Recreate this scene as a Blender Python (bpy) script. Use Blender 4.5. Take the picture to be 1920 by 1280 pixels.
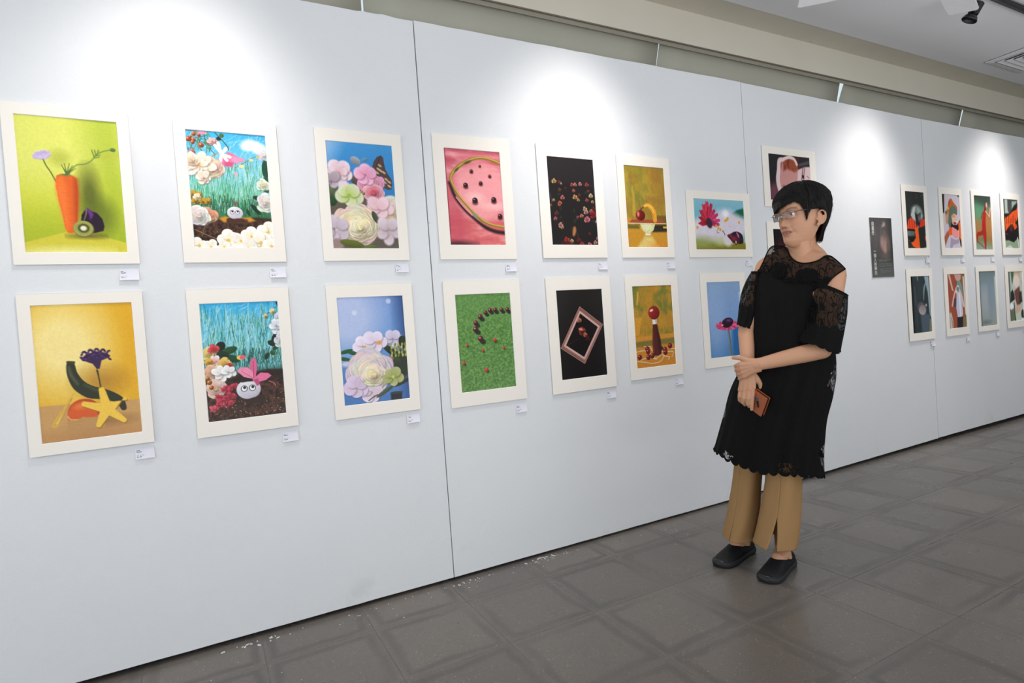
import bpy, bmesh, math, random
import numpy as np
from mathutils import Vector, Matrix

random.seed(7)
SC = bpy.context.scene
COL = SC.collection
for _o in list(bpy.data.objects):
    bpy.data.objects.remove(_o)

# ------------------------------------------------------------------ camera
YAW, PITCH, ROLL = 0.4871559, -0.0221536, -0.0715320
FPX = 1090.94
CAM = Vector((0.0, -2.37679, 1.08))
_F = Vector((math.sin(YAW) * math.cos(PITCH), math.cos(YAW) * math.cos(PITCH), math.sin(PITCH)))
_R = Vector((math.cos(YAW), -math.sin(YAW), 0.0))
_U = _R.cross(_F)
_r = math.cos(ROLL) * _R + math.sin(ROLL) * _U
_u = -math.sin(ROLL) * _R + math.cos(ROLL) * _U
cam_data = bpy.data.cameras.new("camera")
cam_data.sensor_fit = 'HORIZONTAL'
cam_data.sensor_width = 36.0
cam_data.lens = FPX / 1920.0 * 36.0
cam_data.clip_start = 0.05
cam_data.clip_end = 100
cam = bpy.data.objects.new("camera", cam_data)
COL.objects.link(cam)
cam.matrix_world = Matrix(((_r.x, _u.x, -_F.x, CAM.x), (_r.y, _u.y, -_F.y, CAM.y), (_r.z, _u.z, -_F.z, CAM.z), (0, 0, 0, 1)))
SC.camera = cam

# ------------------------------------------------------------------ world, lights, exposure
W = bpy.data.worlds.new("overcast_daylight")
SC.world = W
W.use_nodes = True
W.node_tree.nodes["Background"].inputs[0].default_value = (0.86, 0.94, 1.0, 1)
W.node_tree.nodes["Background"].inputs[1].default_value = 0.86

def area_light(name, loc, target, sx, sy, power, color):
    d = bpy.data.lights.new(name, 'AREA')
    d.shape = 'RECTANGLE'; d.size = sx; d.size_y = sy
    d.energy = power; d.color = color
    o = bpy.data.objects.new(name, d)
    COL.objects.link(o)
    o.location = loc
    o.rotation_euler = (Vector(target) - Vector(loc)).to_track_quat('-Z', 'Y').to_euler()
    return o

def spot_light(name, loc, target, deg, power, color, radius=0.03):
    d = bpy.data.lights.new(name, 'SPOT')
    d.spot_size = math.radians(deg); d.spot_blend = 1.0
    d.energy = power; d.color = color; d.shadow_soft_size = radius
    o = bpy.data.objects.new(name, d)
    COL.objects.link(o)
    o.location = loc
    o.rotation_euler = (Vector(target) - Vector(loc)).to_track_quat('-Z', 'Y').to_euler()
    return o

# daylight from the window at the left end of the hall
area_light("window_daylight", (-5.2, -2.3, 1.75), (2.0, -0.9, 1.0), 2.6, 2.0, 70.0, (0.90, 0.96, 1.0))
# unseen fill lamp added low down, facing up to brighten the ceiling
area_light("ceiling_fill_light", (1.2, -4.9, 0.25), (1.2, -4.4, 2.9), 8.0, 2.4, 235.0, (0.98, 0.98, 1.0))
# the gallery's track spots washing the partition
TRACK_Y, CEIL_Z = -0.60, 2.95
WARM = (1.0, 0.93, 0.90)
for i, (lx, tx, tz, pw) in enumerate([(0.05, -0.06, 1.15, 66), (1.74, 1.62, 1.12, 78), (4.21, 3.98, 1.12, 80), (5.97, 5.72, 1.12, 104), (8.0, 7.8, 1.12, 82)]):
    spot_light("track_spot_light" if i == 0 else "track_spot_light.%03d" % i, (lx, TRACK_Y + 0.03, 2.745), (tx, 0.0, tz), 80, pw * 0.86, WARM, 0.15)

SC.view_settings.view_transform = 'Standard'
SC.view_settings.look = 'None'
SC.view_settings.gamma = 1.0
SC.view_settings.use_curve_mapping = False
SC.view_settings.exposure = 0.0

# ------------------------------------------------------------------ helpers
def lin(c):
    c = np.asarray(c, float) / 255.0
    return np.where(c <= 0.04045, c / 12.92, ((c + 0.055) / 1.055) ** 2.4)

def rgb(r, g, b):
    return tuple(lin((r, g, b))) + (1.0,)

class NT:
    """small node helper"""
    def __init__(self, name):
        self.m = bpy.data.materials.new(name)
        self.m.use_nodes = True
        self.t = self.m.node_tree
        self.b = self.t.nodes["Principled BSDF"]
        self.out = self.t.nodes["Material Output"]
    def n(self, typ, **kw):
        x = self.t.nodes.new(typ)
        for k, v in kw.items():
            if k.startswith("i_"):
                key = k[2:]
                key = int(key) if key.isdigit() else key.replace("_", " ")
                x.inputs[key].default_value = v
            else:
                setattr(x, k, v)
        return x
    def l(self, a, b):
        self.t.links.new(a, b)
    def math(self, op, a, b=None, clamp=False):
        x = self.t.nodes.new("ShaderNodeMath"); x.operation = op; x.use_clamp = clamp
        for i, v in enumerate((a, b)):
            if v is None: continue
            if isinstance(v, (int, float)): x.inputs[i].default_value = v
            else: self.l(v, x.inputs[i])
        return x.outputs[0]
    def mix(self, fac, a, b):
        x = self.t.nodes.new("ShaderNodeMix"); x.data_type = 'RGBA'
        for s, v in ((0, fac), (6, a), (7, b)):
            if isinstance(v, (int, float, tuple)): x.inputs[s].default_value = v
            else: self.l(v, x.inputs[s])
        return x.outputs[2]
    def ramp(self, fac, stops):
        x = self.t.nodes.new("ShaderNodeValToRGB")
        cr = x.color_ramp
        while len(cr.elements) < len(stops): cr.elements.new(0.5)
        for e, (p, c) in zip(cr.elements, stops):
            e.position = p
            e.color = c if isinstance(c, tuple) else (c, c, c, 1)
        self.l(fac, x.inputs[0])
        return x.outputs[0]
    def coord(self, which="Object"):
        x = self.t.nodes.new("ShaderNodeTexCoord")
        return x.outputs[which]
    def noise(self, vec, scale, detail=4, rough=0.55, dist=0.0):
        x = self.n("ShaderNodeTexNoise", i_Scale=scale, i_Detail=detail, i_Roughness=rough, i_Distortion=dist)
        if vec is not None: self.l(vec, x.inputs["Vector"])
        return x.outputs["Fac"]
    def bump(self, h, strength, dist=0.002):
        x = self.n("ShaderNodeBump", i_Strength=strength, i_Distance=dist)
        self.l(h, x.inputs["Height"])
        self.l(x.outputs[0], self.b.inputs["Normal"])
    def set(self, color=None, rough=None, metal=None, spec=None):
        if color is not None:
            if isinstance(color, tuple): self.b.inputs["Base Color"].default_value = color
            else: self.l(color, self.b.inputs["Base Color"])
        if rough is not None:
            if isinstance(rough, (int, float)): self.b.inputs["Roughness"].default_value = rough
            else: self.l(rough, self.b.inputs["Roughness"])
        if metal is not None: self.b.inputs["Metallic"].default_value = metal
        if spec is not None: self.b.inputs["Specular IOR Level"].default_value = spec
        return self.m

def simple(name, c, rough=0.5, metal=0.0, var=0.06, scale=30.0, bump=0.0, spec=None):
    t = NT(name)
    n = t.noise(t.coord(), scale)
    c2 = tuple(min(1.0, x * (1 + var)) for x in c[:3]) + (1,)
    c1 = tuple(x * (1 - var) for x in c[:3]) + (1,)
    t.set(t.mix(n, c1, c2), rough, metal, spec)
    if bump: t.bump(n, bump)
    return t.m

def mesh_obj(name, verts, faces, mat, parent=None, smooth=False, uv=None):
    me = bpy.data.meshes.new(name)
    me.from_pydata([tuple(v) for v in verts], [], faces)
    me.update()
    return link_mesh(name, me, mat, parent, smooth)

def link_mesh(name, me, mat, parent=None, smooth=False):
    if mat is not None and not me.materials: me.materials.append(mat)
    if smooth and len(me.polygons):
        me.polygons.foreach_set("use_smooth", np.ones(len(me.polygons), bool))
    o = bpy.data.objects.new(name, me)
    COL.objects.link(o)
    if parent is not None: o.parent = parent
    return o

def bm_obj(name, bm, mat, parent=None, smooth=False):
    me = bpy.data.meshes.new(name)
    bm.normal_update()
    bm.to_mesh(me); bm.free()
    return link_mesh(name, me, mat, parent, smooth)

def bm_box(bm, x0, x1, y0, y1, z0, z1, bev=0.0, seg=1):
    v = [bm.verts.new(p) for p in ((x0, y0, z0), (x1, y0, z0), (x1, y1, z0), (x0, y1, z0), (x0, y0, z1), (x1, y0, z1), (x1, y1, z1), (x0, y1, z1))]
    fs = [bm.faces.new([v[i] for i in f]) for f in ((0, 3, 2, 1), (4, 5, 6, 7), (0, 1, 5, 4), (1, 2, 6, 5), (2, 3, 7, 6), (3, 0, 4, 7))]
    if bev:
        es = list({e for f in fs for e in f.edges})
        bmesh.ops.bevel(bm, geom=es, offset=bev, segments=seg, profile=0.5, affect='EDGES')
    return v

def box(name, x0, x1, y0, y1, z0, z1, mat, parent=None, bev=0.0, seg=1):
    bm = bmesh.new(); bm_box(bm, x0, x1, y0, y1, z0, z1, bev, seg)
    return bm_obj(name, bm, mat, parent)

def tube_data(pts, radii, segs=10, cap=True, flat=None):
    """swept tube through pts with a radius per point; returns verts, faces"""
    pts = [Vector(p) for p in pts]
    if isinstance(radii, (int, float)): radii = [radii] * len(pts)
    vs, fs = [], []
    prev = None
    for i, p in enumerate(pts):
        d = (pts[min(i + 1, len(pts) - 1)] - pts[max(i - 1, 0)]).normalized()
        if prev is None:
            a = Vector((0, 0, 1)) if abs(d.z) < 0.9 else Vector((1, 0, 0))
            nrm = d.cross(a).normalized()
        else:
            nrm = (prev - d * prev.dot(d)).normalized()
        prev = nrm
        bn = d.cross(nrm)
        for k in range(segs):
            t = 2 * math.pi * k / segs
            vs.append(p + (nrm * math.cos(t) + bn * math.sin(t)) * radii[i])
    for i in range(len(pts) - 1):
        for k in range(segs):
            a, b = i * segs + k, i * segs + (k + 1) % segs
            fs.append((a, b, b + segs, a + segs))
    if cap:
        fs.append(tuple(range(segs))[::-1])
        fs.append(tuple(range((len(pts) - 1) * segs, len(pts) * segs)))
    return vs, fs

class MB:
    """collects pieces of ONE mesh"""
    def __init__(self): self.v, self.f = [], []
    def add(self, vf):
        n = len(self.v); self.v += [tuple(x) for x in vf[0]]
        self.f += [tuple(i + n for i in f) for f in vf[1]]
    def tube(self, *a, **k): self.add(tube_data(*a, **k))
    def ell(self, c, r, rot=None, nu=16, nv=10):
        vs, fs = [], []
        M = rot if rot is not None else Matrix.Identity(3)
        c = Vector(c)
        for j in range(1, nv):
            ph = math.pi * j / nv
            for i in range(nu):
                th = 2 * math.pi * i / nu
                vs.append(c + M @ Vector((r[0] * math.sin(ph) * math.cos(th), r[1] * math.sin(ph) * math.sin(th), r[2] * math.cos(ph))))
        top = len(vs); vs.append(c + M @ Vector((0, 0, r[2]))); vs.append(c - M @ Vector((0, 0, r[2])))
        for j in range(nv - 2):
            for i in range(nu):
                a, b = j * nu + i, j * nu + (i + 1) % nu
                fs.append((a, a + nu, b + nu, b))
        for i in range(nu):
            fs.append((top, i, (i + 1) % nu))
            a, b = (nv - 2) * nu + i, (nv - 2) * nu + (i + 1) % nu
            fs.append((top + 1, b, a))
        self.add((vs, fs))
    def box(self, x0, x1, y0, y1, z0, z1):
        self.add(([(x0, y0, z0), (x1, y0, z0), (x1, y1, z0), (x0, y1, z0), (x0, y0, z1), (x1, y0, z1), (x1, y1, z1), (x0, y1, z1)],
                  [(0, 3, 2, 1), (4, 5, 6, 7), (0, 1, 5, 4), (1, 2, 6, 5), (2, 3, 7, 6), (3, 0, 4, 7)]))
    def build(self, name, mat, parent=None, smooth=False):
        return mesh_obj(name, self.v, self.f, mat, parent, smooth)

def tag(o, label=None, cat=None, group=None, kind=None):
    if label: o["label"] = label
    if cat: o["category"] = cat
    if group: o["group"] = group
    if kind: o["kind"] = kind
    return o

def empty(name, loc=(0, 0, 0)):
    o = bpy.data.objects.new(name, None)
    COL.objects.link(o); o.location = loc
    o.empty_display_size = 0.1
    return o

def structure(o):
    o["kind"] = "structure"; return o
# ------------------------------------------------------------------ setting: materials
t = NT("white_panel_paint")
oc = t.coord()
geo = t.n("ShaderNodeNewGeometry")
pos = geo.outputs["Position"]
peel = t.noise(pos, 160, 3, 0.6)
blot = t.noise(pos, 1.7, 4, 0.6)
sep = t.n("ShaderNodeSeparateXYZ"); t.l(pos, sep.inputs[0])
col = t.mix(blot, rgb(216, 218, 220), rgb(224, 226, 227))
# scuffs along the foot of the panels
sc1 = t.noise(pos, 3.3, 5, 0.62)
scm = t.ramp(sc1, [(0.60, 0.0), (0.70, 1.0)])
sch = t.math('MULTIPLY', scm, t.math('MULTIPLY', t.math('SUBTRACT', 0.16, sep.outputs[2], True), 4.0, True))
col = t.mix(t.math('MULTIPLY', sch, 0.6), col, rgb(176, 178, 172))
speck = t.ramp(t.noise(pos, 26, 1, 0.5), [(0.0, 1.0), (0.155, 1.0), (0.17, 0.0)])
col = t.mix(t.math('MULTIPLY', speck, 0.35), col, rgb(150, 148, 140))
t.set(col, 0.55, spec=0.3)
t.bump(t.math('ADD', peel, t.math('MULTIPLY', t.noise(pos, 9, 4), 1.5)), 0.22, 0.004)
M_PANEL = t.m

t = NT("beige_plaster")
pos = t.n("ShaderNodeNewGeometry").outputs["Position"]
c = t.mix(t.noise(pos, 2.2, 5, 0.6), rgb(206, 200, 184), rgb(218, 212, 197))
dots = t.ramp(t.noise(pos, 14, 1, 0.5), [(0.0, 1.0), (0.17, 1.0), (0.19, 0.0)])
c = t.mix(t.math('MULTIPLY', dots, 0.5), c, rgb(120, 100, 80))
t.set(c, 0.75)
t.bump(t.noise(pos, 60, 4), 0.15)
M_BEAM = t.m

t = NT("ceiling_paint")
pos = t.n("ShaderNodeNewGeometry").outputs["Position"]
c = t.mix(t.noise(pos, 1.2, 5, 0.6), rgb(234, 235, 238), rgb(241, 242, 244))
t.set(c, 0.8)
t.bump(t.noise(pos, 40, 4), 0.12)
M_CEIL = t.m
M_DARK = simple("recess_shade_black", rgb(20, 20, 21), 0.8)
M_EDGE = simple("brown_window_head", rgb(120, 108, 96), 0.6)
M_MULL = simple("dark_green_mullion", rgb(62, 76, 70), 0.5)

t = NT("terrazzo_tile")
tc = t.n("ShaderNodeTexCoord")
gen = tc.outputs["Object"]
pos = t.n("ShaderNodeNewGeometry").outputs["Position"]
oi = t.n("ShaderNodeObjectInfo")
chip = t.n("ShaderNodeTexVoronoi", i_Scale=260.0); t.l(pos, chip.inputs["Vector"])
chipc = t.ramp(chip.outputs["Color"], [(0.0, rgb(103, 99, 94)), (0.45, rgb(114, 109, 103)), (0.88, rgb(120, 115, 109)), (1.0, rgb(176, 172, 166))])
fine = t.noise(pos, 420, 2, 0.7)
c = t.mix(t.math('MULTIPLY', fine, 0.5), chipc, rgb(95, 91, 86))
tone = t.mix(oi.outputs["Random"], rgb(228, 225, 222), rgb(255, 250, 245))
mm = t.n("ShaderNodeMix", data_type='RGBA', blend_type='MULTIPLY'); mm.inputs[0].default_value = 0.75
t.l(c, mm.inputs[6]); t.l(tone, mm.inputs[7]); c = mm.outputs[2]
# worn, dirt-holding margin just inside each tile's edge (tiles are modelled centred on their own origin)
sp = t.n("ShaderNodeSeparateXYZ"); t.l(gen, sp.inputs[0])
ax = t.math('SUBTRACT', 0.186, t.math('ABSOLUTE', sp.outputs[0]))
ay = t.math('SUBTRACT', 0.186, t.math('ABSOLUTE', sp.outputs[1]))
edge = t.math('MINIMUM', ax, ay)
wob = t.math('MULTIPLY', t.math('SUBTRACT', t.noise(pos, 7, 4, 0.6), 0.5), 0.05)
edge = t.math('ADD', edge, wob)
band = t.ramp(t.math('MULTIPLY', edge, 10.0), [(0.0, 0.10), (0.10, 0.25), (0.26, 1.0), (0.40, 0.75), (0.52, 0.0)])
patch = t.ramp(t.noise(pos, 2.1, 3, 0.5), [(0.38, 0.22), (0.62, 1.0)])
bandm = t.math('MULTIPLY', t.math('MULTIPLY', band, patch), 0.58)
c = t.mix(bandm, c, rgb(74, 73, 71))
smear_shade = t.ramp(t.noise(pos, 1.4, 5, 0.6, 0.6), [(0.50, 0.0), (0.75, 1.0)])  # random smears, made darker to stand in for soft floor shadow too
c = t.mix(t.math('MULTIPLY', smear_shade, 0.42), c, rgb(88, 86, 84))
ro = t.math('ADD', 0.20, t.math('MULTIPLY', t.noise(pos, 3.0, 4), 0.16))
ro = t.math('ADD', ro, t.math('MULTIPLY', bandm, 0.2))
t.set(c, ro, spec=0.45)
t.bump(t.math('ADD', fine, t.math('MULTIPLY', t.noise(pos, 6.0, 3), 2.0)), 0.05)
M_TILE = t.m
t = NT("grey_grout")
pos = t.n("ShaderNodeNewGeometry").outputs["Position"]
t.set(t.mix(t.ramp(t.noise(pos, 9.0, 5), [(0.30, 0.0), (0.70, 1.0)]), rgb(80, 77, 73), rgb(122, 118, 111)), 0.5)
M_GROUT = t.m

# ------------------------------------------------------------------ floor with its tiles
floor = structure(box("floor", -6.0, 9.2, -8.0, 0.75, -0.10, -0.0012, M_GROUT))
TS = 0.3725
def tile_mesh(w, d):
    g = 0.0009
    bm = bmesh.new()
    x, y, b = w / 2 - g, d / 2 - g, 0.0012
    lo = [bm.verts.new(p) for p in ((-x, -y, -0.012), (x, -y, -0.012), (x, y, -0.012), (-x, y, -0.012))]
    mi = [bm.verts.new(p) for p in ((-x, -y, -b), (x, -y, -b), (x, y, -b), (-x, y, -b))]
    hi = [bm.verts.new(p) for p in ((-x + b, -y + b, 0), (x - b, -y + b, 0), (x - b, y - b, 0), (-x + b, y - b, 0))]
    for a, c_ in ((lo, mi), (mi, hi)):
        for i in range(4): bm.faces.new((a[i], a[(i + 1) % 4], c_[(i + 1) % 4], c_[i]))
    bm.faces.new(hi); bm.faces.new(lo[::-1])
    me = bpy.data.meshes.new("tile"); bm.normal_update(); bm.to_mesh(me); bm.free()
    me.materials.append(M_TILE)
    return me
full_t, strip_t = tile_mesh(TS, TS), tile_mesh(0.212, TS)
XC = [0.484 + TS * k for k in range(-4, 5)]                   # joints left of the cut strip
XJ = [(a, a + TS, full_t) for a in XC[:-1]] + [(XC[-1], XC[-1] + 0.212, strip_t)]
x = XC[-1] + 0.212
while x < 8.3:
    XJ.append((x, x + TS, full_t)); x += TS
YJ = [-0.215 - TS * k for k in range(-1, 9)]                  # row k lies below YJ[k]
def in_view(px, py, m=0.95):
    d = Vector((px, py, 0)) - CAM
    zf = d.dot(_F)
    if zf < 0.3: return False
    a, b = FPX * d.dot(_r) / zf, -FPX * d.dot(_u) / zf
    mg = m * FPX / zf
    return abs(a) < 960 + mg and abs(b) < 640 + mg
n_t = 0
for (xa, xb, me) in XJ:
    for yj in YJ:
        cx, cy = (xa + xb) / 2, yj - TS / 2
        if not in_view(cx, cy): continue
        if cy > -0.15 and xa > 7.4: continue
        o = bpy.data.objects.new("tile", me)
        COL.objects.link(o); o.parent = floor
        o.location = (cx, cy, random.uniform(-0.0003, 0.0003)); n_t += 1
print("tiles", n_t)

# ------------------------------------------------------------------ exhibition partition
wall = structure(box("wall_left", -1.30, 8.85, 0.055, 0.085, 0.0, 2.405, M_DARK))  # core blocks light behind the panels; shade of the gaps put in its black
SEAMS = [-1.14, 0.892, 2.902, 4.827, 6.832, 8.84]
BOT = [(0.024, 0.015), (0.0145, 0.010), (0.013, 0.027), (0.031, 0.032), (0.03, 0.03)]
TOPZ = [(2.416, 2.420), (2.423, 2.432), (2.430, 2.418), (2.417, 2.424), (2.424, 2.42)]
YF = [0.0, -0.001, 0.0005, -0.0022, 0.0]
GAP = 0.0016
rr = random.Random(3)
for i in range(5):
    xa, xb = SEAMS[i] + GAP, SEAMS[i + 1] - GAP
    n = 24
    vs, fs = [], []
    yf = YF[i]
    for k in range(n + 1):
        f = k / n
        xx = xa + (xb - xa) * f
        zb = BOT[i][0] * (1 - f) + BOT[i][1] * f + rr.uniform(-0.0008, 0.0008)
        zt = TOPZ[i][0] * (1 - f) + TOPZ[i][1] * f + rr.uniform(-0.0012, 0.0012)
        b = 0.0012
        # profile around the panel: front face with eased edges, back
        ex = b if k == 0 else (-b if k == n else 0)
        vs += [(xx + ex, yf, zb + b), (xx, yf + b, zb), (xx, 0.055, zb), (xx, 0.055, zt), (xx, yf + b, zt), (xx + ex, yf, zt - b)]
    for k in range(n):
        a = 6 * k
        for j in range(6):
            q, q2 = a + j, a + (j + 1) % 6
            fs.append((q, q + 6, q2 + 6, q2))
    fs.append(tuple(range(6))); fs.append(tuple(range(6 * n, 6 * n + 6))[::-1])
    bm = bmesh.new()
    bv = [bm.verts.new(v) for v in vs]
    for f in fs: bm.faces.new([bv[q] for q in f])
    bmesh.ops.recalc_face_normals(bm, faces=bm.faces)
    bm_obj("panel", bm, M_PANEL, wall)
# paint flaps and torn tape along the panels' top edge near the joints
flap = MB()
for x0, x1, h in ((0.66, 0.82, 0.018), (0.80, 0.90, 0.010), (0.93, 1.03, 0.008), (2.66, 2.84, 0.008), (2.95, 3.05, 0.006), (4.62, 4.80, 0.010), (4.55, 4.58, 0.014)):
    z0 = 2.414
    pts = [(x0, z0)] + [(x0 + (x1 - x0) * q / 8, z0 + h * (0.6 + 0.5 * rr.random())) for q in range(9)] + [(x1, z0)]
    nn = len(pts)
    flap.add(([(p[0], 0.012, p[1]) for p in pts] + [(p[0], 0.016, p[1]) for p in pts],
              [tuple(range(nn)), tuple(range(nn, 2 * nn))[::-1]] + [(q, q + nn, (q + 1) % nn + nn, (q + 1) % nn) for q in range(nn)]))
flap.build("torn_tape", M_PANEL, wall)

# ------------------------------------------------------------------ beam, ceiling, end walls, window behind the blinds
YJUN, YFACE, ZBEAM = 0.082, 0.2606, 2.748
beam = structure(box("trim_1", -6.0, 9.0, YFACE, 0.318, ZBEAM, 3.40, M_BEAM, bev=0.004))
structure(box("trim_2", -6.0, 9.0, YFACE - 0.002, YFACE + 0.006, ZBEAM - 0.005, ZBEAM + 0.002, M_EDGE))
structure(box("trim_3", -6.0, 9.0, YJUN, YFACE, CEIL_Z + 0.004, CEIL_Z + 0.05, M_BEAM))
structure(box("ceiling", -6.0, 9.2, -7.0, YJUN, CEIL_Z, CEIL_Z + 0.12, M_CEIL))
structure(box("ceiling.001", -6.0, 9.2, 0.318, 0.80, 3.40, 3.50, M_BEAM))
structure(box("wall_back", -6.0, 9.2, 0.62, 0.74, 0.0, 2.50, M_BEAM))
structure(box("wall_right", 9.0, 9.15, -7.0, 0.8, 0.0, CEIL_Z, simple("grey_end_wall", rgb(118, 118, 116), 0.8)))
M_GLASS = NT("window_glass")
M_GLASS.b.inputs["Transmission Weight"].default_value = 1.0
M_GLASS.set((0.9, 0.97, 0.98, 1), 0.02); M_GLASS.b.inputs["IOR"].default_value = 1.02
win = structure(empty("window_1", (0, 0.68, 2.5)))
def wpart(name, *a):
    o = box(name, *a); o.parent = win; o.matrix_parent_inverse = Matrix.Translation((0, -0.68, -2.5)); return o
wpart("frame", -1.4, 9.0, 0.66, 0.70, 2.50, 2.54, M_MULL)
for mx in (-1.2, 0.92, 3.6, 6.05, 8.4):
    wpart("mullion", mx - 0.02, mx + 0.02, 0.655, 0.70, 2.54, 3.40, M_MULL)
for a, b in ((-1.18, 0.90), (0.94, 3.58), (3.62, 6.03), (6.07, 8.38)):
    wpart("pane", a, b, 0.676, 0.682, 2.54, 3.40, M_GLASS.m)
# ------------------------------------------------------------------ roller blinds between partition and beam
t = NT("grey_green_blind_cloth")
pos = t.n("ShaderNodeNewGeometry").outputs["Position"]
c = t.mix(t.noise(pos, 2.5, 5, 0.6), rgb(172, 171, 156), rgb(184, 182, 168))
dots = t.ramp(t.noise(pos, 17, 1, 0.5), [(0.0, 1.0), (0.17, 1.0), (0.19, 0.0)])
c = t.mix(t.math('MULTIPLY', dots, 0.6), c, rgb(80, 74, 64))
t.set(c, 0.7); t.bump(t.noise(pos, 300, 2), 0.05)
M_BLIND = t.m
M_ROD = simple("blind_bar_grey", rgb(150, 148, 138), 0.5)
BY = 0.36
# left edge and right edge of each blind at its top (z 2.93) and at its bottom (z 2.55); the hems hang a little askew
BL = [((-1.15, -1.15), (0.780, 0.774), "grey-green roller blind nearest the top left, ending at the dark joint"),
      ((0.790, 0.784), (2.667, 2.577), "grey-green roller blind between the dark joint and the hairline slit"),
      ((2.676, 2.580), (4.509, 4.376), "grey-green roller blind between the hairline slit and the widest bright slit"),
      ((4.590, 4.384), (6.345, 6.154), "grey-green roller blind between the widest bright slit and the curved thin slit"),
      ((6.372, 6.170), (8.6, 8.6), "grey-green roller blind farthest right, beyond the curved thin slit")]
for (l, r_, lab) in BL:
    root = tag(empty("roller_blind", ((l[0] + r_[0]) / 2, BY, 2.93)), lab, "blind", "roller blinds above the white partition")
    vs, fs = [], []
    nz, nx = 12, 8
    for j in range(nz + 1):
        f = j / nz; z = 2.93 - 0.38 * f
        e = f + 0.05 * math.sin(math.pi * f)
        xa, xb = l[0] + (l[1] - l[0]) * e, r_[0] + (r_[1] - r_[0]) * e
        for i in range(nx + 1):
            g = i / nx
            vs.append((xa + (xb - xa) * g, BY + 0.004 * math.sin(g * 6.3 + f), z))
    for j in range(nz):
        for i in range(nx):
            a = j * (nx + 1) + i
            fs.append((a, a + nx + 1, a + nx + 2, a + 1))
    o = mesh_obj("cloth", vs, fs, M_BLIND, None, True)
    md = o.modifiers.new("t", 'SOLIDIFY'); md.thickness = 0.0015
    o.parent = root; o.matrix_parent_inverse = Matrix.Translation(root.location).inverted()
    mb = MB(); mb.tube([(l[0] + 0.01, BY + 0.035, 2.925), (r_[0] - 0.01, BY + 0.035, 2.925)], 0.022, 12)
    o = mb.build("roller_tube", M_ROD, None, True)
    o.parent = root; o.matrix_parent_inverse = Matrix.Translation(root.location).inverted()
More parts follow.
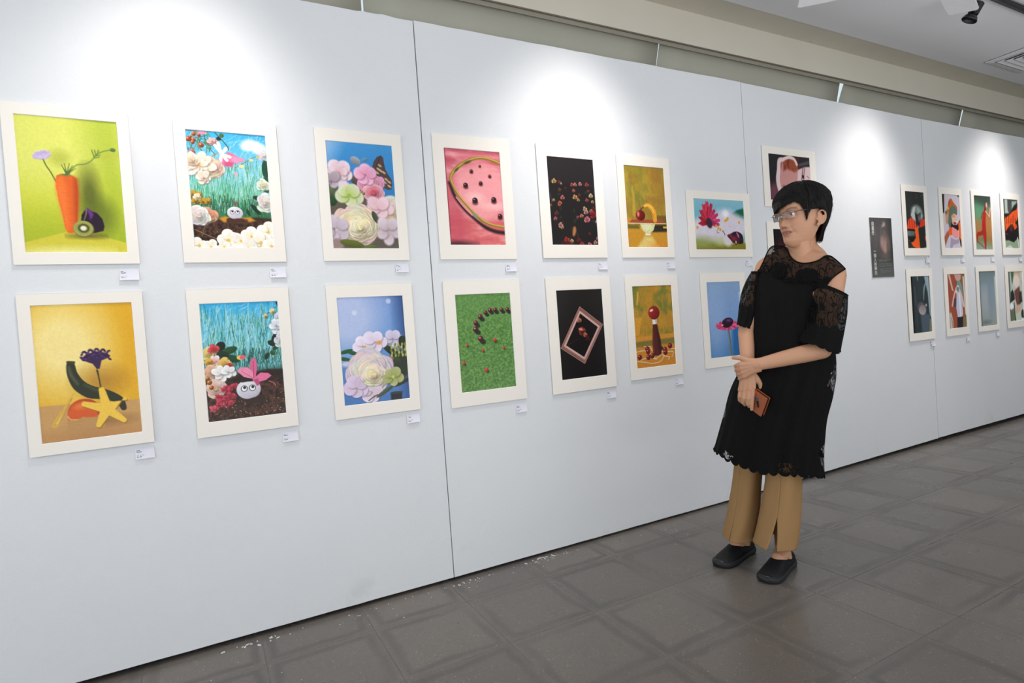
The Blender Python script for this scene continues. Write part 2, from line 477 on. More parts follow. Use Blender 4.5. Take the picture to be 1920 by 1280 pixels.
# ------------------------------------------------------------------ printed pictures: a small painter for flat prints
class Art:
    """paints a flat print; u runs right, v runs down (0..1); radii are in picture widths"""
    def __init__(s, nx, ny, asp, base):
        s.nx, s.ny, s.A = nx, ny, asp
        u, v = np.meshgrid(np.linspace(0, 1, nx), np.linspace(0, 1, ny))
        s.u, s.v = u, v
        s.x, s.y = u, v * asp
        s.px = 1.0 / nx
        s.c = np.ones((ny, nx, 3)) * np.array(base, float)
        s.rng = np.random.default_rng(5)
    def put(s, m, col, a=1.0):
        m = (np.clip(m, 0, 1) * a)[..., None]
        s.c = s.c * (1 - m) + np.asarray(col, float) * m
    def vgrad(s, stops):
        vs = [q[0] for q in stops]
        for k in range(3):
            s.c[..., k] = np.interp(s.v, vs, [q[1][k] for q in stops])
    def noise(s, fx, fy, seed, oct=3):
        out = np.zeros_like(s.u); amp = 1.0; tot = 0
        for o in range(oct):
            r = np.random.default_rng(seed + o * 17)
            gx, gy = int(fx * 2 ** o) + 3, int(fy * 2 ** o) + 3
            g = r.random((gy, gx))
            X, Y = s.u * (gx - 2), s.v * (gy - 2)
            xi, yi = X.astype(int), Y.astype(int)
            fx_, fy_ = X - xi, Y - yi
            fx_, fy_ = fx_ * fx_ * (3 - 2 * fx_), fy_ * fy_ * (3 - 2 * fy_)
            q = (g[yi, xi] * (1 - fx_) + g[yi, xi + 1] * fx_) * (1 - fy_) + (g[yi + 1, xi] * (1 - fx_) + g[yi + 1, xi + 1] * fx_) * fy_
            out += amp * q; tot += amp; amp *= 0.5
        return out / tot
    def grain(s, amt, seed=1, fx=60, fy=90):
        s.c = np.clip(s.c * (1 + amt * (s.noise(fx, fy, seed, 1)[..., None] - 0.5) * 2), 0, 255)
    def ell(s, u, v, rx, ry, col, rot=0, soft=None, a=1.0, shade=None):
        soft = s.px if soft is None else soft
        R = max(rx, ry) + soft
        i0, i1 = max(0, int((u - R) * (s.nx - 1))), min(s.nx, int((u + R) * (s.nx - 1)) + 2)
        j0, j1 = max(0, int((v - R / s.A) * (s.ny - 1))), min(s.ny, int((v + R / s.A) * (s.ny - 1)) + 2)
        if i1 <= i0 or j1 <= j0: return
        W_ = (slice(j0, j1), slice(i0, i1))
        dx, dy = s.x[W_] - u, s.y[W_] - v * s.A
        ca, sa = math.cos(rot), math.sin(rot)
        X, Y = dx * ca + dy * sa, -dx * sa + dy * ca
        q = np.sqrt((X / rx) ** 2 + (Y / ry) ** 2)
        m = np.clip((1 - q) * min(rx, ry) / soft + 0.5, 0, 1)
        cc = np.asarray(col, float)
        if shade is not None:     # gradient across the ellipse to a second colour
            g = np.clip(0.5 + 0.5 * (X / rx * shade[1] + Y / ry * shade[2]), 0, 1)[..., None]
            cc = cc * (1 - g) + np.asarray(shade[0], float) * g
        mm = (m * a)[..., None]
        s.c[W_] = s.c[W_] * (1 - mm) + cc * mm
    def poly(s, pts, col, soft=None, a=1.0):
        soft = s.px * 1.2 if soft is None else soft
        P = [(p[0], p[1] * s.A) for p in pts]
        inside = np.zeros(s.u.shape, bool); dist = np.full(s.u.shape, 9.0)
        for (x0, y0), (x1, y1) in zip(P, P[1:] + P[:1]):
            cond = (y0 > s.y) != (y1 > s.y)
            if y1 != y0:
                xi = (x1 - x0) * (s.y - y0) / (y1 - y0) + x0
                inside ^= cond & (s.x < xi)
            dist = np.minimum(dist, s.sdist(x0, y0, x1, y1)[0])
        sd = np.where(inside, dist, -dist)
        s.put(np.clip(sd / soft + 0.5, 0, 1), col, a)
    def sdist(s, x0, y0, x1, y1):
        dx, dy = x1 - x0, y1 - y0
        L = dx * dx + dy * dy + 1e-12
        t = np.clip(((s.x - x0) * dx + (s.y - y0) * dy) / L, 0, 1)
        return np.hypot(s.x - x0 - t * dx, s.y - y0 - t * dy), t
    def line(s, pts, w, col, soft=None, a=1.0, closed=False):
        soft = s.px if soft is None else soft
        ws = [w] * len(pts) if isinstance(w, (int, float)) else list(w)
        P = [(p[0], p[1] * s.A) for p in pts]
        if closed: P.append(P[0]); ws.append(ws[0])
        m = np.zeros(s.u.shape)
        for i in range(len(P) - 1):
            d, t = s.sdist(*P[i], *P[i + 1])
            r = (ws[i] * (1 - t) + ws[i + 1] * t) / 2
            m = np.maximum(m, np.clip((r - d) / soft + 0.5, 0, 1))
        s.put(m, col, a)
    def curve(s, pts, w, col, **k):
        """smooth line through pts"""
        out, ww = [], []
        n = len(pts); ws = [w] * n if isinstance(w, (int, float)) else list(w)
        for i in range(n - 1):
            p0, p1, p2, p3 = pts[max(i - 1, 0)], pts[i], pts[i + 1], pts[min(i + 2, n - 1)]
            for j in range(5):
                t = j / 5
                out.append(tuple(0.5 * (2 * p1[q] + (p2[q] - p0[q]) * t + (2 * p0[q] - 5 * p1[q] + 4 * p2[q] - p3[q]) * t * t + (3 * p1[q] - p0[q] - 3 * p2[q] + p3[q]) * t ** 3) for q in (0, 1)))
                ww.append(ws[i] * (1 - t) + ws[i + 1] * t)
        out.append(pts[-1]); ww.append(ws[-1])
        s.line(out, ww, col, **k)
    def ball(s, u, v, r, col, hl=(255, 235, 230), dark=None, soft=None):
        dark = [q * 0.35 for q in col] if dark is None else dark
        s.ell(u, v, r, r, col, soft=soft, shade=(dark, 0.5, 0.8))
        s.ell(u - r * 0.3, v - r * 0.35 / s.A, r * 0.24, r * 0.18, hl, soft=r * 0.2, a=0.85)
    def flower(s, u, v, r, n, outer, inner, seed=0, sq=1.0, rows=2, rot=0.0, core=None, soft=None, wid=0.42):
        rg = np.random.default_rng(seed)
        for row in range(rows):
            f = 1 - row / (rows + 0.35)
            for k in range(n):
                th = 2 * math.pi * (k + 0.5 * row) / n + rg.uniform(-.15, .15)
                rr_ = r * f * rg.uniform(.85, 1.08)
                cx, cy = math.cos(th) * rr_ * 0.58, math.sin(th) * rr_ * 0.58 * sq
                ca, sa = math.cos(rot), math.sin(rot)
                X, Y = cx * ca - cy * sa, cx * sa + cy * ca
                g = rg.uniform(-14, 10)
                o_ = [min(255, q + g) for q in outer]
                an = math.atan2(Y, X)
                s.ell(u + X + .012, v + (Y + .016) / s.A, rr_ * 0.5, rr_ * wid, [q * .45 for q in inner], rot=an, soft=.022, a=.45)
                s.ell(u + X, v + Y / s.A, rr_ * 0.5, rr_ * wid, o_, rot=an, soft=soft, shade=(inner, -1.0, rg.uniform(-.2, .4)))
                for e in (-.12, .0, .13):
                    s.ell(u + X * 1.05 - math.sin(an) * e * rr_, v + (Y * 1.05 + math.cos(an) * e * rr_) / s.A, rr_ * .34, rr_ * .012 + .002, [q * .86 for q in o_], rot=an + e * .6, soft=.006, a=.4)
        if core: s.ell(u, v, r * 0.16, r * 0.16 * sq, core, soft=r * 0.08)
    def peony(s, u, v, r, outer, inner, seed=0, n=46, sq=1.0, soft=None):
        rg = np.random.default_rng(seed)
        for k in range(n):
            f = 1 - k / n
            th = k * 2.4 + rg.uniform(-.4, .4)
            d = r * 0.72 * f
            w = r * (0.20 + 0.26 * f)
            mixc = [o * f + i * (1 - f) + rg.uniform(-16, 12) for o, i in zip(outer, inner)]
            sh = [max(0, q * 0.80) for q in mixc]
            ro = th + 1.57 + rg.uniform(-.5, .5); cu, cv = u + math.cos(th) * d, v + math.sin(th) * d * sq / s.A
            s.ell(cu + .006, cv + .012 / s.A, w * 1.04, w * 0.70, [q * .50 for q in mixc], rot=ro, soft=.020, a=.40)
            s.ell(cu, cv, w, w * 0.64, np.clip(mixc, 0, 255), rot=ro, soft=soft or s.px * 1.3, shade=(sh, rg.uniform(-.3, .3), 0.9))
            for e in (-.3, .28):
                s.ell(cu + math.sin(ro) * 0 + math.cos(ro) * e * w, cv + math.sin(ro) * e * w / s.A, w * .30, w * .20, np.clip([q * 1.04 for q in mixc], 0, 255), rot=ro + e * 2, soft=s.px * 1.5, a=.8, shade=(sh, 0, 1.0))
    def strokes(s, n, ub, vb, length, w, cols, ang, jit, seed, a=0.8):
        rg = np.random.default_rng(seed)
        for k in range(n):
            u, v = rg.uniform(*ub), rg.uniform(*vb)
            th = ang + rg.uniform(-jit, jit)
            L = length * rg.uniform(.5, 1.2)
            c = cols[rg.integers(len(cols))]
            uu, vv = u + math.cos(th) * L, v + math.sin(th) * L / s.A
            # local window for speed
            x0, x1 = sorted((u, uu)); y0, y1 = sorted((v, vv))
            i0, i1 = max(0, int((x0 - .03) * s.nx)), min(s.nx, int((x1 + .03) * s.nx) + 1)
            j0, j1 = max(0, int((y0 - .03) * s.ny)), min(s.ny, int((y1 + .03) * s.ny) + 1)
            if i1 <= i0 or j1 <= j0: continue
            X, Y = s.x[j0:j1, i0:i1], s.y[j0:j1, i0:i1]
            dx, dy = uu - u, (vv - v) * s.A
            t = np.clip(((X - u) * dx + (Y - v * s.A) * dy) / (dx * dx + dy * dy + 1e-9), 0, 1)
            d = np.hypot(X - u - t * dx, Y - v * s.A - t * dy)
            m = (np.clip((w / 2 - d) / s.px + 0.5, 0, 1) * a)[..., None]
            s.c[j0:j1, i0:i1] = s.c[j0:j1, i0:i1] * (1 - m) + np.asarray(c, float) * m
    def leaf(s, u, v, L, w, ang, col):
        s.ell(u, v, L, w, col, rot=ang, shade=([q * 0.6 for q in col], 0.2, 0.7))

PA = 1.60       # height / width of the portrait prints
def P(base): return Art(136, 212, PA, base)
def PF(base): return Art(184, 290, PA, base)

def art_carrot():
    s = P((205, 212, 70))
    s.vgrad([(0, (216, 220, 96)), (.3, (212, 216, 92)), (.6, (198, 204, 58)), (.85, (172, 184, 42)), (1, (170, 180, 40))])
    s.ell(.25, .25, .5, .5, (226, 226, 120), soft=.5, a=.5)
    s.poly([(.62, -.1), (1.1, -.1), (1.1, 1), (.8, 1)], (150, 172, 40), soft=.35, a=.55)
    s.poly([(0, .925), (.40, .845), (.62, .85), (1, .925), (1, 1.02), (0, 1.02)], (206, 196, 62))
    s.ell(.40, 1.0, .40, .06, (238, 232, 170), soft=.10, a=.8)
    s.ell(.66, .56, .10, .28, (84, 92, 30), soft=.13, a=.85)
    s.ell(.74, .72, .16, .22, (90, 104, 30), soft=.16, a=.7)
    s.ell(.40, .30, .10, .09, (168, 176, 60), soft=.10, a=.6)
    s.ell(.86, .26, .10, .05, (176, 180, 60), soft=.08, a=.5)
    s.curve([(.24, .31), (.265, .36), (.305, .41), (.345, .475)], .012, (84, 96, 50))
    for k in range(46):
        th, q = k * 2.4, math.sqrt(k / 46)
        s.ell(.232 + math.cos(th) * q * .085, .285 + math.sin(th) * q * .030 - .01 * math.cos(th), .015, .013, (208 + (k * 7) % 30, 192 + (k * 5) % 26, 226), shade=((168, 150, 200), .2, .8))
    s.curve([(.475, .425), (.50, .385), (.56, .345), (.64, .335), (.71, .305), (.76, .262), (.83, .232), (.91, .217)], .013, (110, 140, 62))
    s.ell(.935, .215, .030, .024, (104, 134, 70), shade=((70, 96, 50), .1, .9))
    for a_, b_ in (((.74, .275), (.72, .225)), ((.76, .265), (.75, .225)), ((.77, .26), (.79, .222)), ((.755, .268), (.80, .262)), ((.74, .285), (.79, .275))):
        s.line([a_, b_], .010, (92, 120, 54))
    carrot = [(.345, .46), (.355, .43), (.40, .415), (.45, .418), (.51, .425), (.545, .45), (.553, .50), (.552, .57), (.54, .66), (.525, .75), (.50, .83), (.47, .852), (.42, .852), (.397, .82), (.375, .70), (.355, .62), (.348, .56), (.338, .51)]
    s.poly(carrot, (222, 98, 34))
    keep = s.c.copy()
    s.poly([(.345, .46), (.40, .43), (.44, .5), (.44, .8), (.41, .84), (.375, .70), (.34, .55)], (244, 124, 52), soft=.06, a=.8)
    s.poly([(.52, .43), (.56, .45), (.56, .57), (.53, .75), (.50, .84), (.50, .65)], (170, 62, 18), soft=.05, a=.8)
    for k in range(16):
        vv = .46 + k * .023
        s.line([(.37 + .004 * k, vv), (.45 + .02 * math.sin(k * 3), vv + .004)], .004, (196, 76, 26), a=.35)
    s.ell(.445, .425, .055, .016, (150, 128, 60)); s.ell(.445, .421, .03, .010, (112, 104, 54))
    for dx, dy in ((-.05, -.075), (-.02, -.085), (.03, -.085), (.06, -.07), (.085, -.05), (-.03, -.04), (.035, -.035)):
        s.line([(.455, .418), (.46 + dx, .42 + dy)], [.014, .006], (84, 104, 52))
    s.poly([(.545, .80), (.565, .715), (.60, .682), (.618, .662), (.66, .685), (.72, .70), (.77, .745), (.785, .80), (.77, .835), (.69, .85), (.58, .86)], (38, 22, 40))
    s.curve([(.63, .675), (.66, .71), (.65, .745)], [.03, .045, .01], (104, 48, 128), soft=.02)
    s.curve([(.615, .67), (.61, .71), (.585, .755)], [.015, .012, .008], (120, 116, 84))
    s.ell(.60, .875, .16, .028, (70, 60, 14), soft=.05, a=.7)
    s.ell(.575, .822, .103, .10, (112, 104, 52)); s.ell(.570, .818, .096, .092, (158, 160, 82)); s.ell(.570, .818, .07, .068, (142, 148, 66), soft=.03)
    for k in range(22):
        th = k * 2 * math.pi / 22
        s.ell(.575 + math.cos(th) * .048, .816 + math.sin(th) * .044 / PA, .010, .005, (44, 40, 22), rot=th)
    s.ell(.572, .816, .028, .026, (232, 226, 206), soft=.012)
    s.grain(.02, 3); return s

def art_zucchini():
    s = P((226, 176, 48))
    s.ell(.28, .30, .42, .50, (246, 226, 150), soft=.45, a=.95)
    s.poly([(.85, -.1), (1.2, -.1), (1.2, 1.1), (.88, 1.1)], (222, 162, 24), soft=.3, a=.7)
    s.ell(.62, .58, .22, .16, (150, 96, 24), soft=.22, a=.55)
    s.poly([(-.1, .727), (.5, .736), (1.1, .745), (1.1, 1.1), (-.1, 1.1)], (198, 152, 92), soft=.012)
    s.ell(.5, 1.02, .6, .16, (176, 124, 74), soft=.2, a=.8)
    s.ell(.62, .88, .26, .05, (120, 82, 44), soft=.10, a=.6)
    s.line([(.335, .665), (.135, .875)], [.018, .062], (214, 168, 66)); s.line([(.33, .675), (.155, .865)], [.004, .020], (240, 206, 110))
    for k in range(4): s.line([(.325 - .003 * k, .69), (.125 + .018 * k, .875)], .004, (170, 120, 40), a=.6)
    zz = [(.333, .45), (.345, .52), (.40, .60), (.50, .655), (.60, .675), (.70, .70), (.79, .74), (.825, .80)]
    s.curve(zz, [.085, .105, .135, .15, .135, .11, .09, .06], (46, 50, 34))
    s.curve([(.315, .46), (.33, .52), (.385, .59)], [.02, .03, .02], (98, 100, 74), soft=.03, a=.8)
    s.curve([(.45, .60), (.56, .645), (.66, .67)], [.02, .035, .02], (78, 84, 52), soft=.03, a=.7)
    s.line([(.31, .425), (.365, .43)], .032, (62, 60, 40))
    s.curve([(.588, .50), (.598, .55), (.612, .645)], [.022, .014, .014], (58, 54, 34))
    s.poly([(.435, .405), (.50, .372), (.60, .358), (.70, .375), (.735, .40), (.70, .415), (.64, .43), (.615, .49), (.585, .49), (.55, .45), (.47, .425)], (58, 34, 74))
    for k in range(60):
        q = k / 60; s.ell(.44 + .295 * q, .395 + .032 * math.sin(k * 2.9) - .024 * math.sin(q * 3.1), .014, .011, ((84, 50, 112), (60, 36, 80), (44, 26, 58))[k % 3])
    s.ell(.43, .805, .165, .165, (206, 84, 30), shade=((150, 50, 20), .6, .4))
    s.poly([(.26, .835), (.62, .83), (.62, .93), (.26, .93)], (186, 140, 84), soft=.01)
    s.poly([(.265, .815), (.30, .76), (.40, .725), (.50, .735), (.56, .80), (.55, .845), (.44, .842), (.41, .83), (.385, .845), (.27, .852)], (212, 88, 34))
    s.ell(.40, .755, .06, .035, (236, 130, 64), soft=.05, a=.8)
    s.curve([(.265, .82), (.29, .845), (.35, .85)], .012, (232, 176, 110))
    tips = [(.612, .628), (.862, .725), (.838, .905), (.545, .925), (.405, .735)]
    cx, cy = .655, .795
    star = []
    for k in range(5):
        a_, b_ = tips[k], tips[(k + 1) % 5]
        mid = ((a_[0] + b_[0]) / 2 * .42 + cx * .58, (a_[1] + b_[1]) / 2 * .42 + cy * .58)
        d1 = ((cx - a_[0]) * .13, (cy - a_[1]) * .13)
        pr = (-(cy - a_[1]) * .13 * PA, (cx - a_[0]) * .13 / PA)
        star += [(a_[0] + d1[0] * .3 + pr[0] * .8, a_[1] + d1[1] * .3 + pr[1] * .8), a_, (a_[0] + d1[0] * .3 - pr[0] * .8, a_[1] + d1[1] * .3 - pr[1] * .8), mid]
    order = []
    for k in range(5): order += [star[4 * k], star[4 * k + 1], star[4 * k + 2], star[4 * k + 3]]
    # keep each tip's two shoulders on the sides facing its neighbours
    fixed = []
    for k in range(5):
        q = order[4 * k:4 * k + 4]
        nx_, pv = q[3], order[4 * k - 1]
        if math.dist(q[0], nx_) < math.dist(q[2], nx_): q[0], q[2] = q[2], q[0]
        fixed += q
    s.poly([(x_ + .006, y_ + .007) for x_, y_ in fixed], (140, 98, 30)); s.poly(fixed, (238, 194, 72))
    s.grain(.02, 4); return s

def garden(s, seed, top, grass, g0, g1):
    s.vgrad([(0, top), (.35, tuple(q * .6 + 255 * .4 for q in top)), (.55, grass[0]), (.72, grass[-1]), (1, (40, 28, 22))])
    s.strokes(420, (0, 1), (0, .45), .08, .006, [(190, 230, 245), (120, 200, 230), (225, 242, 248), (86, 180, 222)], 2.3, .5, seed, .55)
    s.strokes(760, (0, 1), (g0, g1), .17, .0065, list(grass) + [(196, 226, 214), (150, 206, 186)], -1.5, .28, seed + 1, .7)
    s.strokes(420, (0, 1), (g1 - .10, g1 + .06), .11, .007, [tuple(q * .6 for q in g_) for g_ in grass], -1.5, .3, seed + 2, .75)

def soil(s, v0, seed):
    s.poly([(-.1, v0 + .015), (.2, v0), (.5, v0 + .02), (.8, v0 - .005), (1.1, v0 + .01), (1.1, 1.1), (-.1, 1.1)], (58, 36, 26), soft=.03)
    n = s.noise(34, 50, seed)
    m = np.clip((s.v - v0 - .01) * 40, 0, 1)
    s.put(m * np.clip((n - .5) * 5, 0, 1), (98, 62, 44), .7); s.put(m * np.clip((.46 - n) * 6, 0, 1), (28, 18, 15), .8)
    s.strokes(34, (0, 1), (v0 + .03, .99), .10, .005, [(150, 104, 72), (120, 84, 58)], .3, 1.2, seed + 4, .7)

def egg(s, u, v, r, look=1):
    s.ell(u, v, r, r * .86, (238, 236, 240), shade=((176, 172, 186), .35, .75))
    for dx in (-.36, .32):
        e = r * .25
        s.ell(u + dx * r, v - .06 * r, e * 1.12, e * 1.12, (34, 30, 32)); s.ell(u + dx * r, v - .06 * r, e * .88, e * .92, (246, 245, 246))
        s.ell(u + dx * r + e * .12, v - .06 * r - e * .32 / PA, e * .5, e * .5, (28, 24, 28))

def art_garden_day():
    s = PF((90, 190, 226)); garden(s, 11, (58, 172, 222), [(120, 196, 170), (70, 160, 96), (44, 120, 70)], .30, .70)
    s.ell(.80, .09, .11, .07, (240, 240, 246), soft=.05); s.ell(.90, .12, .10, .08, (236, 238, 246), soft=.05); s.ell(.74, .115, .07, .05, (238, 240, 246), soft=.05)
    soil(s, .735, 21)
    s.poly([(.32, .745), (.40, .725), (.48, .74), (.62, .735), (.72, .73), (.78, .76), (.70, .775), (.55, .765), (.38, .78)], (206, 140, 46), soft=.03)
    s.poly([(.42, .752), (.52, .745), (.68, .75), (.70, .79), (.42, .79)], (82, 50, 36), soft=.03)
    egg(s, .53, .695, .100)
    s.poly([(.42, .748), (.46, .738), (.50, .748), (.56, .742), (.64, .745), (.66, .78), (.42, .78)], (72, 44, 32), soft=.015)
    s.line([(.545, .632), (.56, .605), (.585, .595)], .016, (140, 92, 52)); s.line([(.55, .63), (.53, .60)], .010, (120, 84, 50))
    # right-hand whites and leaves
    s.ell(.97, .30, .05, .13, (30, 74, 52)); s.ell(.96, .44, .05, .12, (34, 82, 58)); s.leaf(.86, .565, .09, .035, .3, (32, 70, 46)); s.leaf(.80, .66, .09, .03, .9, (30, 64, 40)); s.leaf(.70, .69, .05, .02, 1.2, (40, 80, 44))
    s.peony(.93, .60, .13, (238, 236, 236), (224, 214, 196), 3, 26, 1.3); s.peony(.92, .44, .10, (240, 240, 236), (226, 230, 180), 4, 20); s.peony(.96, .17, .10, (236, 236, 242), (230, 226, 230), 5, 20)
    s.curve([(.88, .185), (.80, .21), (.66, .27), (.58, .30)], .010, (112, 128, 64)); s.ell(.79, .225, .03, .02, (222, 210, 140)); s.ell(.66, .285, .035, .022, (232, 220, 150)); s.ell(.88, .195, .025, .02, (196, 188, 120))
    s.ell(.58, .36, .022, .04, (226, 168, 178), a=.8)
    # upper left cluster
    s.strokes(40, (0, .30), (.0, .16), .12, .010, [(52, 96, 50), (96, 128, 70), (150, 110, 60)], .8, 1.2, 31, .9)
    for u, v, r in ((.10, .035, .028), (.16, .04, .024), (.09, .085, .030), (.18, .125, .034), (.08, .105, .026), (.03, .08, .036), (.055, .06, .02)): s.ball(u, v, r, (232, 112, 46))
    s.ball(.06, .195, .045, (236, 128, 120)); s.ell(.20, .02, .06, .02, (232, 140, 160)); s.flower(.32, .085, .06, 6, (244, 196, 190), (232, 160, 150), 6)
    s.curve([(.36, .01), (.44, .07), (.50, .12), (.51, .15)], .012, (60, 76, 44)); s.ell(.40, .06, .03, .028, (40, 52, 40)); s.leaf(.44, .03, .03, .03, .5, (92, 128, 66))
    s.poly([(.50, .165), (.56, .18), (.62, .205), (.72, .225), (.66, .25), (.57, .262), (.55, .295), (.46, .295), (.42, .275), (.34, .25), (.34, .238), (.44, .225)], (228, 116, 154))
    s.poly([(.56, .20), (.72, .225), (.60, .262), (.53, .24)], (240, 150, 180), soft=.03); s.poly([(.45, .245), (.56, .26), (.54, .294), (.45, .292)], (206, 84, 128), soft=.03)
    for dx, dy in ((-.07, -.07), (-.03, -.09), (.06, -.05), (.10, .02), (.06, .05), (-.02, .06)): s.line([(.42, .19), (.42 + dx, .19 + dy)], [.03, .045], (244, 234, 226))
    s.curve([(.22, .245), (.30, .215), (.38, .185)], .012, (176, 132, 74))
    s.peony(.29, .31, .155, (246, 218, 200), (238, 190, 166), 7, 40); s.flower(.12, .29, .20, 9, (248, 240, 228), (236, 206, 170), 8, .9, 2, .2, (226, 170, 90), wid=.3); s.peony(.05, .26, .09, (246, 226, 202), (240, 206, 170), 9, 18); s.flower(.18, .40, .09, 6, (246, 232, 216), (236, 200, 180), 10)
    # lower left cluster
    for u, v in ((.03, .54), (.10, .55), (.05, .60), (.14, .60), (.20, .60)): s.flower(u, v, .045, 6, (222, 176, 60), (160, 120, 40), int(u * 100))
    s.flower(.08, .57, .05, 6, (248, 246, 238), (236, 190, 90), 3); s.peony(.20, .72, .12, (238, 178, 146), (226, 150, 110), 12, 30); s.peony(.08, .725, .15, (246, 240, 236), (232, 218, 210), 13, 36)
    s.curve([(.02, .845), (.20, .90), (.36, .945)], .007, (176, 124, 90)); s.curve([(.10, .90), (.16, .80), (.27, .76)], .012, (92, 88, 60))
    # whites along the bottom
    for u, v, r, k in ((.06, .98, .12, 1), (.20, .99, .10, 2), (.42, .935, .16, 3), (.58, .94, .13, 4), (.72, .90, .14, 5), (.36, .99, .10, 6), (.93, .865, .15, 7), (.83, .955, .16, 8), (.97, .985, .12, 9), (.66, 1.0, .12, 10)):
        s.flower(u, v, r, 5, (248, 246, 242), (240, 226, 196), 40 + k, .85, 1, k * .7, (224, 190, 84), wid=.5)
    s.grain(.03, 5); return s

def art_garden_dusk():
    s = PF((80, 180, 200)); garden(s, 51, (52, 168, 216), [(120, 196, 196), (54, 150, 120), (24, 100, 84)], .12, .55)
    s.vgr = None
    soil(s, .60, 61)
    s.poly([(-.1, .60), (1.1, .58), (1.1, .68), (-.1, .70)], (34, 24, 22), soft=.10, a=.6)
    s.curve([(.99, .04), (.92, .075), (.84, .115), (.80, .13)], .010, (70, 84, 50)); s.flower(.92, .09, .04, 6, (236, 230, 190), (200, 180, 90), 2); s.flower(.82, .128, .03, 6, (230, 220, 180), (200, 180, 90), 4); s.leaf(.985, .02, .03, .012, 1.3, (60, 60, 40))
    s.leaf(.95, .31, .10, .05, -.9, (28, 36, 34)); s.leaf(.88, .37, .06, .04, .4, (30, 60, 42)); s.leaf(.95, .40, .08, .03, -.6, (40, 80, 44)); s.curve([(.98, .40), (.84, .46), (.74, .53)], .010, (40, 70, 50)); s.leaf(.80, .48, .03, .05, .4, (36, 66, 50)); s.leaf(.88, .455, .04, .03, .9, (60, 104, 44))
    s.peony(.99, .14, .07, (232, 238, 244), (210, 220, 230), 3, 14); s.flower(.96, .22, .09, 6, (238, 240, 244), (200, 206, 214), 5, 1.3); s.peony(1.0, .34, .11, (226, 228, 232), (206, 206, 212), 7, 22, 1.2)
    # left cluster
    s.leaf(.22, .37, .07, .06, -1.0, (26, 40, 30)); s.leaf(.32, .41, .11, .05, -.3, (44, 92, 48)); s.leaf(.36, .48, .09, .05, .4, (36, 84, 46)); s.leaf(.24, .44, .08, .05, .2, (30, 60, 36))
    s.peony(.06, .42, .10, (246, 230, 176), (238, 200, 110), 11, 24); s.peony(.13, .385, .075, (228, 92, 84), (206, 60, 66), 12, 18); s.flower(.13, .49, .08, 6, (248, 240, 238), (232, 150, 160), 13, 1, 1, .2, (230, 190, 90))
    s.peony(.245, .515, .095, (246, 214, 130), (234, 170, 80), 14, 24); s.peony(.31, .54, .05, (214, 70, 50), (180, 50, 40), 15, 12); s.flower(.06, .49, .05, 6, (240, 190, 70), (220, 150, 50), 16); s.ell(.45, .475, .04, .03, (236, 200, 90)); s.ell(.485, .475, .04, .03, (226, 96, 104))
    s.peony(.09, .58, .11, (240, 208, 180), (226, 160, 120), 17, 24); s.flower(.21, .60, .12, 6, (248, 246, 244), (226, 220, 214), 18, .8, 1, .3, wid=.36); s.flower(.30, .585, .09, 5, (246, 244, 244), (220, 216, 214), 19, .8, 1, .6)
    s.peony(.12, .72, .14, (244, 220, 204), (230, 180, 150), 20, 30); s.ball(.05, .665, .034, (236, 136, 44)); s.ball(.07, .71, .030, (230, 120, 40)); s.ball(.03, .63, .03, (238, 150, 60))
    for k in range(30):
        q = np.random.default_rng(70 + k).uniform(-1, 1, 2)
        s.flower(.235 + q[0] * .11 + q[1] * -.06, .795 + q[1] * .085, .034, 5, (222, 74, 96), (176, 44, 66), k, 1, 1)
    s.flower(.075, .89, .055, 5, (228, 96, 116), (190, 60, 80), 90)
    egg(s, .53, .755, .155)
    s.poly([(.36, .815), (.42, .83), (.48, .845), (.54, .835), (.62, .825), (.72, .81), (.72, .88), (.36, .88)], (50, 32, 24), soft=.012)
    s.poly([(.42, .675), (.50, .66), (.58, .67), (.60, .69), (.52, .688), (.45, .692)], (44, 28, 22), soft=.012)
    s.poly([(.60, .67), (.56, .56), (.60, .485), (.655, .495), (.66, .58), (.63, .66)], (214, 100, 140)); s.poly([(.60, .67), (.48, .645), (.40, .59), (.44, .56), (.54, .565), (.60, .61)], (232, 140, 170)); s.poly([(.59, .67), (.70, .62), (.80, .63), (.84, .655), (.76, .69), (.66, .70), (.66, .73), (.60, .69)], (224, 112, 150))
    s.poly([(.60, .675), (.66, .67), (.68, .72), (.64, .735)], (190, 76, 118), soft=.02); s.line([(.605, .66), (.615, .52)], .008, (160, 50, 90)); s.line([(.60, .665), (.46, .595)], .008, (196, 90, 130)); s.curve([(.80, .70), (.86, .72), (.885, .745)], .010, (190, 110, 120))
    s.strokes(50, (0, 1), (.84, .99), .002, .012, [(196, 140, 96), (170, 92, 60), (210, 190, 170)], 0, 1, 66, .8)
    s.grain(.03, 6); return s

